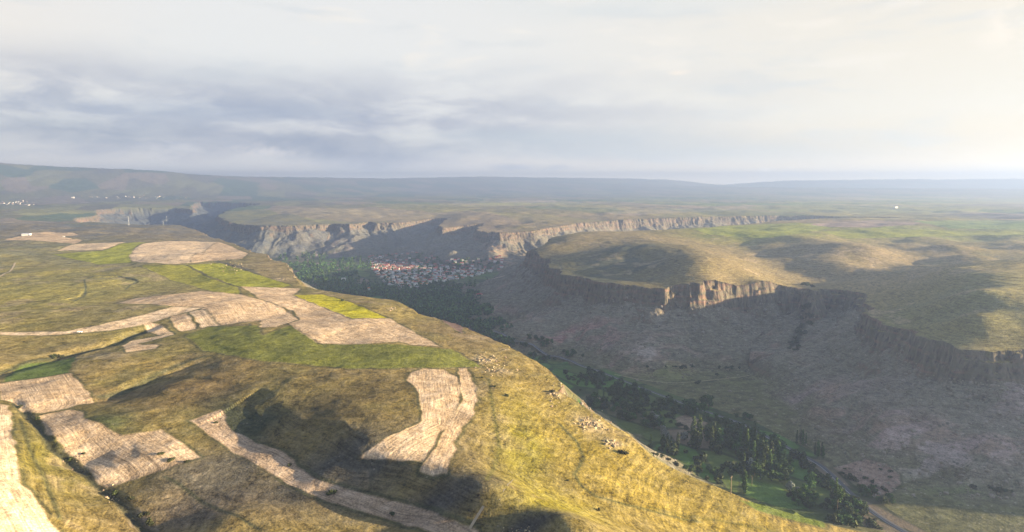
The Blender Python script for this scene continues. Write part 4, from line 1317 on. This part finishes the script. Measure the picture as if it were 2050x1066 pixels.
# lone bushes
BU = [(325, 910, 1.1, 'on the pale field, left of the three'), (343, 923, 1.2, 'on the pale field, middle of the three'), (375, 926, .9, 'on the pale field, right of the three'), (168, 909, .8, 'on the pale field beside the gully'),
      (431, 843, .8, 'at the top of the grey strip'), (579, 926, .9, 'at the edge of the grey strip in the hollow'), (664, 984, 1.4, 'in the middle of the grey strip'), (786, 1023, 1.0, 'on the lower part of the grey strip'),
      (685, 603, 1.6, 'dark on the vivid yellow field'), (1105, 787, 1.3, 'dark on the sunlit rock knob'), (1250, 910, 1.6, 'on the slope below the scree'), (105, 711, 1.9, 'at the ditch above the green plot'), (118, 708, 1.7, 'right one at the ditch above the green plot'),
      (1398, 768, 2.6, 'on the meadow across the valley'), (1435, 751, 1.7, 'small one on the far meadow'), (1136, 963, .5, 'low on the yellow slope'), (1198, 1022, .7, 'flat dark on the lowest yellow slope'), (966, 757, .8, 'on the brow below the rubble'), (990, 775, .7, 'below the brow rubble'), (1014, 793, .9, 'lowest below the brow rubble'),
      (232, 985, 1.3, 'at the gully by the field corner'), (262, 1000, 1.2, 'in the dark bend of the gully'), (285, 1030, 1.5, 'big dark one at the gully'), (300, 1046, 1.6, 'at the foot of the gully'), (140, 915, 1.0, 'in the gully by the pale field'), (75, 838, 1.0, 'at the gully head'), (37, 812, 1.1, 'at the upper gully corner'),
      (1700, 957, 2.6, 'large on the clearing'), (1712, 962, 2.3, 'beside the large one on the clearing'), (1733, 959, 1.6, 'mid clearing'), (1747, 966, 1.6, 'right of mid clearing'), (1754, 975, 1.3, 'lower right of the clearing'), (1764, 941, 1.3, 'upper right of the clearing'), (1783, 945, 1.4, 'far right of the clearing'), (1784, 957, 1.4, 'lower far right of the clearing'),
      (1683, 948, 1.6, 'left tip of the clearing'), (1722, 976, 1.8, 'lower rim of the clearing'), (1745, 980, 1.9, 'near the clearing rim'), (1771, 983, 1.9, 'right end of the clearing rim'), (1693, 940, 1.0, 'upper left on the clearing')]
for px, py, s, words in BU:
    x, y = march(px, py)
    put_tree('shrub', x, y, s, 'dark bush ' + words, None, s * .85)
# shrub ribbon in the ravine between the two mesas, and hedges
k = 0
for px0, py0, px1, py1, w, n, s, words in [(1612, 600, 1618, 640, 10, 22, 2.2, 'in the ravine below the cliff gap'), (1615, 640, 1585, 705, 12, 30, 2.0, 'in the lower part of the cliff gap ravine'), (1600, 568, 1630, 575, 6, 8, 2.4, 'at the head of the cliff gap'),
                                           (1170, 736, 1240, 760, 4, 14, 1.8, 'along the road bend'), (1440, 832, 1540, 876, 4, 18, 1.6, 'along the lower road'), (1300, 905, 1400, 950, 8, 14, 1.3, 'scattered on the dim foot slope'), (1290, 735, 1480, 738, 4, 14, 1.8, 'in the dotted hedge across the valley'),
                                           (1140, 750, 1300, 812, 16, 44, 1.7, 'among the orchard plots'), (1300, 830, 1400, 870, 14, 18, 1.5, 'under the valley grove'), (1650, 1000, 1760, 1055, 12, 30, 1.6, 'beside the road at the bottom'), (1560, 985, 1660, 1020, 10, 20, 1.5, 'between the green plots'), (1900, 975, 2030, 985, 4, 10, 1.5, 'in the crease at lower right')]:
    for i in range(n):
        t = random.random()
        x, y = march(px0 + (px1 - px0) * t + random.uniform(-w, w), py0 + (py1 - py0) * t + random.uniform(-w, w) * .4)
        if rdist(x, y) < 7: continue
        put_tree('shrub', x, y, s * random.uniform(.6, 1.2), 'dark low shrub ' + words, 'shrubs ' + words, None)


# the wood that fills the valley towards the village: one mass
def mass(name, label, pts_, mat, H, W, nq, qs, seed, tall=False):
    rng = np.random.default_rng(seed)
    Vs = []
    for x, y in pts_:
        h = H * rng.uniform(.6, 1.25); w = W * rng.uniform(.7, 1.3)
        z = ground(x, y)
        n = int(nq * rng.uniform(.8, 1.2))
        d = rng.normal(size=(n, 3)); d /= np.linalg.norm(d, axis=1)[:, None]
        d *= rng.uniform(.5, 1, n)[:, None] ** .4
        c_ = np.stack([x + d[:, 0] * w, y + d[:, 1] * w, z + h * .55 + d[:, 2] * h * .47], 1)
        nn = d + rng.normal(size=(n, 3)) * .6; nn /= np.linalg.norm(nn, axis=1)[:, None]
        t = np.cross(nn, rng.normal(size=(n, 3))); t /= np.linalg.norm(t, axis=1)[:, None]
        bt = np.cross(nn, t); s = qs * rng.uniform(.6, 1.4, n)[:, None]
        Vs.append(np.stack([c_ - t * s - bt * s, c_ + t * s - bt * s, c_ + t * s + bt * s, c_ - t * s + bt * s], 1).reshape(-1, 3))
    o = bpy.data.objects.new(name, quadmesh(name, np.concatenate(Vs), mat))
    COL.objects.link(o)
    tag(o, label, 'woodland', None, 'stuff')
    return o


def inpoly(px, py, poly):
    c_ = False
    for (ax, ay), (bx, by) in zip(poly, poly[1:] + poly[:1]):
        if ay != by and ((ay > py) != (by > py)) and px < (bx - ax) * (py - ay) / (by - ay) + ax: c_ = not c_
    return c_


VIL = [(735, 514), (800, 507), (835, 505), (885, 519), (950, 519), (1000, 514), (1010, 526), (1003, 540), (940, 556), (880, 566), (835, 578), (775, 574), (760, 555), (742, 535)]
WOOD = [(535, 512), (620, 514), (700, 519), (742, 520), (752, 545), (770, 575), (830, 582), (900, 566), (950, 572), (960, 600), (1000, 640), (1060, 690), (1000, 700), (900, 655), (830, 640), (740, 610), (600, 582), (560, 540)]
wp = []; pp = []; rng = random.Random(9)
for _ in range(9000):
    px = rng.uniform(530, 1070); py = rng.uniform(510, 700)
    if not inpoly(px, py, WOOD): continue
    x, y = march(px, py)
    if gval(GS, x, y) < 20 or gval(SLOPE, x, y) > .35: continue
    nz = float(fbm(np.array([x]), np.array([y]), 110, 3, 500)[0])
    if py > 575: dens = .85 if nz > -.75 else .2
    else: dens = .75 if nz > -.15 else .12
    if rng.random() > dens * (0.55 if py < 575 else 1): continue
    if py < 580 and fbm(np.array([x]), np.array([y]), 70, 2, 600)[0] > .15: pp.append((x, y))
    else: wp.append((x, y))
mass('woodland', 'dense dark wood filling the valley before the village', wp[:2600], LEAF, 13, 6, 34, 1.7, 21)
mass('poplar_plantation', 'lighter poplar rows standing in the valley left of the village', pp[:700], LEAFP, 26, 3.0, 26, 1.4, 22)
sp_ = []
for _ in range(1500):
    px = rng.uniform(735, 1010); py = rng.uniform(505, 585)
    if inpoly(px, py, VIL):
        sp_.append(march(px, py))
mass('village_trees', 'small dark garden trees between the village houses', sp_[:330], LEAF, 8, 4.0, 22, 1.4, 23)
# undergrowth of the near valley
ug_ = []
NV = [(1040, 690), (1160, 735), (1290, 785), (1480, 850), (1600, 912), (1700, 990), (1800, 1066), (1650, 1066), (1480, 1000), (1330, 925), (1200, 850), (1120, 775)]
for _ in range(2600):
    px = rng.uniform(1040, 1800); py = rng.uniform(690, 1066)
    if not inpoly(px, py, NV): continue
    x, y = march(px, py)
    if gval(FID, x, y) >= 0 or gval(GS, x, y) < 20 or rdist(x, y) < 9: continue
    if fbm(np.array([x]), np.array([y]), 55, 3, 700)[0] < .05: continue
    ug_.append((x, y))
gv = [p_ for i_, p_ in enumerate(ug_) if i_ % 3 == 0 and fbm(np.array([p_[0]]), np.array([p_[1]]), 90, 2, 710)[0] > -.1][:260]
mass('grove', 'dense mixed trees filling the valley floor below the sunlit hill', gv, LEAF, 10.5, 4.6, 150, .75, 25)
mass('undergrowth', 'low hedges and scrub between the valley plots', ug_[:1000], LEAFB, 5.0, 3.0, 70, .6, 24)

# ------------------------------------------------------------------ houses
def house_parts(kind, w, d, h, seed):
    rg = random.Random(seed)
    wall = MB().box(-w / 2, w / 2, -d / 2, d / 2, -2.5, h)
    roof = MB()
    e = .5
    if kind == 'tile':
        rh = d * .24
        n = 0
        k = w * .28 if rg.random() < .5 else 0
        roof.v = [(-w / 2 - e, -d / 2 - e, h), (w / 2 + e, -d / 2 - e, h), (w / 2 + e, d / 2 + e, h), (-w / 2 - e, d / 2 + e, h), (-w / 2 - e + k, 0, h + rh), (w / 2 + e - k, 0, h + rh)]
        roof.f = [(0, 1, 5, 4), (2, 3, 4, 5), (1, 2, 5), (3, 0, 4), (3, 2, 1, 0)]
    elif kind == 'tin':
        roof.v = [(-w / 2 - e, -d / 2 - e, h + .1), (w / 2 + e, -d / 2 - e, h + .1), (w / 2 + e, d / 2 + e, h + 1.5), (-w / 2 - e, d / 2 + e, h + 1.5),
                  (-w / 2 - e, -d / 2 - e, h), (w / 2 + e, -d / 2 - e, h), (w / 2 + e, d / 2 + e, h), (-w / 2 - e, d / 2 + e, h)]
        roof.f = [(0, 1, 2, 3), (7, 6, 5, 4), (0, 4, 5, 1), (1, 5, 6, 2), (2, 6, 7, 3), (3, 7, 4, 0)]
    else:
        roof.box(-w / 2 - .3, w / 2 + .3, -d / 2 - .3, d / 2 + .3, h, h + .35)
        roof.box(w * .1, w * .35, -d * .2, d * .1, h + .35, h + 1.9)
    win = MB()
    for sy in (-1, 1):
        for fl_ in range(int(h // 2.9)):
            for i in range(int(w // 3)):
                x = -w / 2 + 1.5 + i * 3
                y = sy * (d / 2 + .03)
                win.box(x - .5, x + .5, min(y, y - sy * .05), max(y, y - sy * .05), fl_ * 2.9 + 1.0, fl_ * 2.9 + 2.3)
    return wall, roof, win


HP = {}
for i, (kd, wm, w, d, h) in enumerate([('tile', 'w', 11, 8, 5.8), ('tile', 's', 13, 9, 3.4), ('flat', 's', 10, 8, 3.2), ('flat', 'w', 12, 9, 6.0), ('tin', 's', 12, 8, 3.2), ('tile', 'w', 9, 8, 6.2), ('tin', 'w', 20, 9, 4.2), ('flat', 's', 8, 7, 3.0)]):
    a_, b_, c_ = house_parts(kd, w, d, h, i)
    HP[i] = (kd, wm, a_.mesh('wall', WHITEW if wm == 'w' else STONEW), b_.mesh('roof', {'tile': TILE, 'flat': FLATR, 'tin': TIN}[kd]), c_.mesh('window', GLASS), max(w, d))


def put_house(i, x, y, rz, label, group, sc=1.0, windows=False, z=None):
    kd, wm, wa, ro, wi, _ = HP[i]
    r = empty('house', (x, y, (ground(x, y) if z is None else z) + 0.3), rz)
    r.scale = (sc, sc, sc)
    for me in (wa, ro, wi)[:3 if windows else 2]:
        o = bpy.data.objects.new(me.name.split('.')[0], me); COL.objects.link(o); o.parent = r
    tag(r, label, 'house', group)
    return r


rg = random.Random(31)
hs_ = []
cands = []
for _ in range(5000):
    px = rg.uniform(735, 1012); py = rg.uniform(505, 580)
    if inpoly(px, py, VIL):
        cands.append((px, py))
for px, py in cands:
    x, y = march(px, py)
    if gval(SLOPE, x, y) > .5 or gval(GS, x, y) < 20: continue
    if 800 < px < 880 and py < 516 and rg.random() < .7: continue
    if any((x - a[0]) ** 2 + (y - a[1]) ** 2 < 17 ** 2 for a in hs_): continue
    hs_.append((x, y, px, py))
    if len(hs_) >= 430: break
hs_.sort(key=lambda q: math.hypot(q[0], q[1]))
ROOFW = {'tile': 'red tiled roof', 'flat': 'flat grey roof', 'tin': 'pale metal roof'}
for n, (x, y, px, py) in enumerate(hs_[:190]):
    i = rg.choices(range(8), [3, 3, 4, 5, 3, 3, .8, 3])[0]
    kd, wm = HP[i][:2]
    zone = ('left edge' if px < 790 else 'left part' if px < 840 else 'middle' if px < 890 else 'right part' if px < 950 else 'right edge')
    row = 'back' if py < 528 else 'centre' if py < 550 else 'front'
    put_house(i, x, y, 0.35 * round((x + y) / 260) + rg.uniform(-.15, .15) + rg.choice([0, math.pi / 2]),
              '%s house, %s, %s village %s' % ('white' if wm == 'w' else 'tan', ROOFW[kd], row, zone), 'houses of the valley village', rg.uniform(.85, 1.2), False)
if len(hs_) > 190:
    mbs = [MB(), MB()]; mi_ = []
    for x, y, px, py in hs_[190:]:
        z = ground(x, y); w = rg.uniform(4, 6.5); d = rg.uniform(3.5, 5); h = rg.uniform(3, 6)
        mbs[0].box(x - w, x + w, y - d, y + d, z - 2, z + h)
        n = len(mbs[0].v)
        mbs[0].v += [(x - w - .4, y - d - .4, z + h + .05), (x + w + .4, y - d - .4, z + h + .05), (x + w + .4, y + d + .4, z + h + .05), (x - w - .4, y + d + .4, z + h + .05), (x - w, y, z + h + 2), (x + w, y, z + h + 2)]
        mbs[0].f += [tuple(n + q for q in f) for f in [(0, 1, 5, 4), (2, 3, 4, 5), (1, 2, 5), (3, 0, 4), (3, 2, 1, 0)]]
        mi_ += [rg.choice([0, 0, 1])] * 6 + [rg.choice([2, 2, 3])] * 5
    o = mbs[0].build('house_cluster', STONEW)
    for m_ in (WHITEW, TILE, FLATR): o.data.materials.append(m_)
    o.data.polygons.foreach_set('material_index', np.array(mi_, np.int32))
    tag(o, 'farthest houses packed along the back of the village', 'houses', None, 'stuff')
# mosque with minaret
mx, my = march(876, 556)
r = empty('mosque', (mx, my, ground(mx, my)), .3)
MB().box(-8, 8, -8, 8, -2, 7).build('wall', WHITEW, r)
dm = MB()
for j in range(6):
    a0 = j / 6 * math.pi / 2; a1 = (j + 1) / 6 * math.pi / 2
    for i in range(12):
        t0 = i / 12 * 2 * math.pi; t1 = (i + 1) / 12 * 2 * math.pi
        n = len(dm.v)
        for a_, t_ in ((a0, t0), (a0, t1), (a1, t1), (a1, t0)):
            dm.v.append((6.5 * math.cos(a_) * math.cos(t_), 6.5 * math.cos(a_) * math.sin(t_), 7 + 5.5 * math.sin(a_)))
        dm.f.append((n, n + 1, n + 2, n + 3))
dm.build('dome', FLATR, r)
mn = MB().bar((10, 0, -2), (10, 0, 24), 1.3, 1.1, 10).bar((10, 0, 24), (10, 0, 25), 1.9, 1.9, 10).bar((10, 0, 25), (10, 0, 31), .9, .8, 10).bar((10, 0, 31), (10, 0, 37), 1.0, .05, 10)
mn.build('minaret', WHITEP, r)
tag(r, 'pale mosque with slender white minaret in the middle of the village', 'mosque')
# houses scattered in the wood
for px, py, i, wd in [(741, 582, 0, 'reddish house alone in the wood below the village left end'), (765, 579, 5, 'small house just below the village left end'), (688, 562, 3, 'white flat roofed house alone among the poplars'), (960, 592, 1, 'tiled house on the slope right of the village wood'), (870, 583, 6, 'long pale shed in the clearing before the village')]:
    x, y = march(px, py); put_house(i, x, y, .3, wd, None, 1.2)
# hamlets on the far left upland
for cx, cy, rx, ry, n, words in [(22, 408, 46, 6, 46, 'in the cluster at the far left edge'), (270, 395, 110, 5, 50, 'in the hazy line beyond the left canyon')]:
    for _ in range(n):
        px = cx + rg.uniform(-rx, rx); py = cy + rg.gauss(0, ry * .4)
        x, y = march(px, py)
        i = rg.choice([0, 2, 7, 1, 4, 3])
        put_house(i, x, y, rg.uniform(0, 3), 'tiny pale house ' + words, 'houses ' + words, rg.uniform(.5, 1.0), False)
x, y = march(146, 397); put_house(3, x, y, .2, 'single bright white house between the two far hamlets', None, 1.8)
x, y = march(1793, 417); put_house(3, x, y, .2, 'lone white building on the far right plain', None, 1.6)
x, y = march(53, 472); put_house(6, x, y, .1, 'long low pale shed on the farthest field of the near hill', None, 1.1)

# ------------------------------------------------------------------ masts, pylons, poles
def mast(px, py, h, w, name, label, cat, drum):
    x, y = march(px, py)
    r = empty(name, (x, y, ground(x, y)), .4)
    m = MB()
    n = 12
    for i in range(n):
        z0 = h * i / n; z1 = h * (i + 1) / n
        w0 = w * (1 - .75 * i / n); w1 = w * (1 - .75 * (i + 1) / n)
        cs = [(-1, -1), (1, -1), (1, 1), (-1, 1)]
        for k in range(4):
            a_ = cs[k]; c_ = cs[(k + 1) % 4]
            m.bar((a_[0] * w0, a_[1] * w0, z0), (a_[0] * w1, a_[1] * w1, z1), .16, n=4)
            m.bar((a_[0] * w0, a_[1] * w0, z0), (c_[0] * w1, c_[1] * w1, z1), .09, n=4)
            m.bar((a_[0] * w1, a_[1] * w1, z1), (c_[0] * w1, c_[1] * w1, z1), .08, n=4)
    m.build('lattice', STEEL, r)
    if drum:
        MB().bar((0, 0, h - 1), (0, 0, h + 3), 1.5, 1.5, 10).build('antenna', WHITEP, r)
        MB().box(-3, 3, -4.5, -2.5, -.5, 3).build('equipment_cabin', WHITEP, r)
    else:
        a_ = MB()
        for z in (h * .72, h * .84, h * .96):
            a_.bar((-w * 2.2, 0, z), (w * 2.2, 0, z), .14, n=4)
        a_.build('cross_arm', STEEL, r)
    return tag(r, label, cat)


mast(334, 450, 52, 1.6, 'radio_mast', 'slim radio mast with white drum at the brink of the hill', 'mast', True)
mast(258, 452, 34, 1.8, 'power_pylon', 'lattice pylon left of the radio mast', 'pylon', False)
mast(327, 452, 16, .8, 'power_pylon', 'short lattice post beside the radio mast', 'pylon', False)


def pole(px, py, h, label):
    x, y = march(px, py)
    r = empty('power_pole', (x, y, ground(x, y)), random.uniform(0, 3))
    MB().bar((0, 0, -1), (0, 0, h), .26, .16, 6).build('post', WOODP, r)
    MB().bar((-1.6, 0, h - 1), (1.6, 0, h - 1), .12, n=4).bar((-1.2, 0, h - .9), (-1.2, 0, h - .4), .1, n=4).bar((1.2, 0, h - .9), (1.2, 0, h - .4), .1, n=4).build('cross_arm', WOODP, r)
    return tag(r, label, 'pole', 'power poles of the valley')


for px, py, h, lab in [(1115, 712, 18, 'tall thin pole beside the upper road'), (1463, 990, 12, 'wooden pole on the green paddock'), (1505, 975, 11, 'wooden pole at the edge of the paddock'), (1676, 1030, 14, 'wooden pole near the road at lower right'), (1703, 918, 12, 'thin pole right of the road below the talus'), (1410, 872, 12, 'thin pole beside the tan valley field'),
                       (1184, 852, 9, 'wooden pole on the sunlit scree spur')]:
    pole(px, py, h, lab)
# two parked vehicles on the far field
def vehicle(px, py, rz, c, label, cat, L=7.5, H=2.8):
    x, y = march(px, py)
    r = empty(cat, (x, y, ground(x, y)), rz)
    m = MB().box(-L / 2, L / 2 - 2.2, -1.1, 1.1, .8, H); m.build('cargo_body', c, r)
    m = MB(); m.v = [(L / 2 - 2.0, -1.05, .8), (L / 2, -1.05, .8), (L / 2, 1.05, .8), (L / 2 - 2.0, 1.05, .8), (L / 2 - 2.0, -1.0, H - .2), (L / 2 - .7, -1.0, H - .2), (L / 2 - .7, 1.0, H - .2), (L / 2 - 2.0, 1.0, H - .2)]
    m.f = [(3, 2, 1, 0), (4, 5, 6, 7), (0, 1, 5, 4), (1, 2, 6, 5), (2, 3, 7, 6), (3, 0, 4, 7)]
    m.build('cab', WHITEP, r)
    for sx in (-L * .3, L * .32):
        for sy in (-1, 1):
            MB().bar((sx, sy * 1.0, .5), (sx, sy * 1.2, .5), .5, .5, 10).build('wheel', GLASS, r)
    tag(r, label, cat)


vehicle(59, 472, .3, BLUEP, 'blue grey lorry parked at the end of the pale shed', 'lorry')
vehicle(128, 475, .2, WHITEP, 'white van parked on the farthest pale field', 'van', 5.5, 2.2)
vehicle(160, 667, .1, WHITEP, 'tiny white van beside the long pale strip', 'van', 4.5, 1.8)

# ------------------------------------------------------------------ rocks
def rockmesh(seed, mat):
    rg_ = np.random.default_rng(seed)
    import bmesh
    bm = bmesh.new()
    bmesh.ops.create_icosphere(bm, subdivisions=1, radius=1)
    for v in bm.verts:
        v.co *= rg_.uniform(.7, 1.2)
    me = bpy.data.meshes.new('boulder')
    bm.to_mesh(me); bm.free()
    me.materials.append(mat)
    return me


RM = [rockmesh(i, ROCK) for i in range(4)]
RD = [rockmesh(i + 9, ROCKD) for i in range(3)]
RB = [(975, 722, 30, 24, 34, .9, 'among the pale rubble on the hill brow', RM), (990, 742, 30, 12, 26, .8, 'in the lower rubble of the hill brow', RM), (1112, 795, 14, 24, 26, 1.0, 'on the sunlit rock knob', RM), (1180, 852, 36, 20, 44, 1.1, 'on the scree spur right of the rock knob', RM), (1225, 890, 16, 12, 30, 1.2, 'in the jagged lower end of the scree spur', RM),
      (460, 535, 40, 14, 30, 1.2, 'on the old quarry bank left of the hill knob', RM), (785, 618, 8, 6, 10, 1.0, 'on the brow below the yellow field', RM), (225, 985, 20, 18, 14, .7, 'along the stream gully', RM), (150, 925, 20, 14, 12, .6, 'in the upper stream gully', RM), (1040, 1055, 60, 10, 26, .5, 'on the dark hollow bank', RM)]
for cx, cy, rx, ry, n, s, words, L_ in RB:
    for _ in range(n):
        x, y = march(cx + random.gauss(0, rx * .5), cy + random.gauss(0, ry * .5))
        o = bpy.data.objects.new('boulder', random.choice(L_)); COL.objects.link(o)
        q = s * random.uniform(.4, 1.3)
        o.location = (x, y, ground(x, y) + q * .15)
        o.rotation_euler = (random.uniform(0, 3), random.uniform(0, 3), random.uniform(0, 3))
        o.scale = (q * random.uniform(.7, 1.3), q * random.uniform(.7, 1.3), q * random.uniform(.5, .9))
        tag(o, 'pale limestone boulder ' + words, 'boulder', 'boulders ' + words)
# scree below the cliffs: one mass of stones
ico = RD[0]
iv = np.array([v.co[:] for v in ico.vertices]); it = np.array([p.vertices[:] for p in ico.polygons])
Vs = []; Fs = []; rgn = np.random.default_rng(77); n0 = 0
for _ in range(5200):
    px = rgn.uniform(1150, 2060); py = rgn.uniform(585, 1000)
    x, y = march(px, py)
    gs = gval(GS, x, y); r = math.hypot(x, y)
    if gs < 12 or r > 2000 or gval(GF, x, y) > .2: continue
    if rgn.random() > math.exp(-gs / 130) + .12: continue
    q = (0.5 + rgn.pareto(3.0) * 1.0) * (1 + r / 2500); q = min(q, 3.2)
    a = rgn.uniform(0, 6.28); R_ = np.array([[math.cos(a), -math.sin(a), 0], [math.sin(a), math.cos(a), 0], [0, 0, 1]])
    Vs.append((iv * rgn.uniform(.6, 1.2, 3) * q) @ R_.T + np.array([x, y, ground(x, y) + q * .1]))
    Fs.append(it + n0); n0 += len(iv)
me = mesh_from('scree', np.concatenate(Vs), np.concatenate(Fs))
me.materials.append(ROCKD)
o = bpy.data.objects.new('scree', me); COL.objects.link(o)
tag(o, 'grey stones strewn over the slopes below the cliffs', 'scree', None, 'stuff')

# ------------------------------------------------------------------ air
me = bpy.data.meshes.new('haze')
x0, x1, y0, y1, z0, z1 = -17800, 17800, -1500, 17800, CAMZ - 420, CAMZ + 262
vs = [(x, y, z) for z in (z0, z1) for y in (y0, y1) for x in (x0, x1)]
me.from_pydata(vs, [], [(0, 2, 3, 1), (4, 5, 7, 6), (0, 1, 5, 4), (2, 6, 7, 3), (0, 4, 6, 2), (1, 3, 7, 5)])
hz = bpy.data.objects.new('haze', me)
COL.objects.link(hz)
hz['kind'] = 'stuff'
hm = bpy.data.materials.new('haze')
hm.use_nodes = True
E.tree = hm.node_tree
E.tree.nodes.clear()
o = E.node('ShaderNodeOutputMaterial')
pv = E.node('ShaderNodeVolumePrincipled')
pv.inputs['Color'].default_value = (0.275, 0.365, 0.585, 1)
pv.inputs['Density'].default_value = 1.65e-4
pv.inputs['Anisotropy'].default_value = 0.45
E.tree.links.new(pv.outputs[0], o.inputs['Volume'])
me.materials.append(hm)

# ---- labels: look-alikes of one place are told apart by their order from the left
def nth(n):
    return '%d%s' % (n, 'th' if 10 <= n % 100 <= 20 else {1: 'st', 2: 'nd', 3: 'rd'}.get(n % 10, 'th'))


same = {}
for o in COL.objects:
    if o.parent is None and 'label' in o and o.get('kind') is None:
        same.setdefault(o['label'], []).append(o)
for lab, lst in same.items():
    if len(lst) < 2: continue
    lst.sort(key=lambda o: proj(o.location[0], o.location[1], o.location[2])[0])
    for i, o in enumerate(lst):
        o['label'] = ' '.join((nth(i + 1) + ' from left: ' + lab).split()[:16])
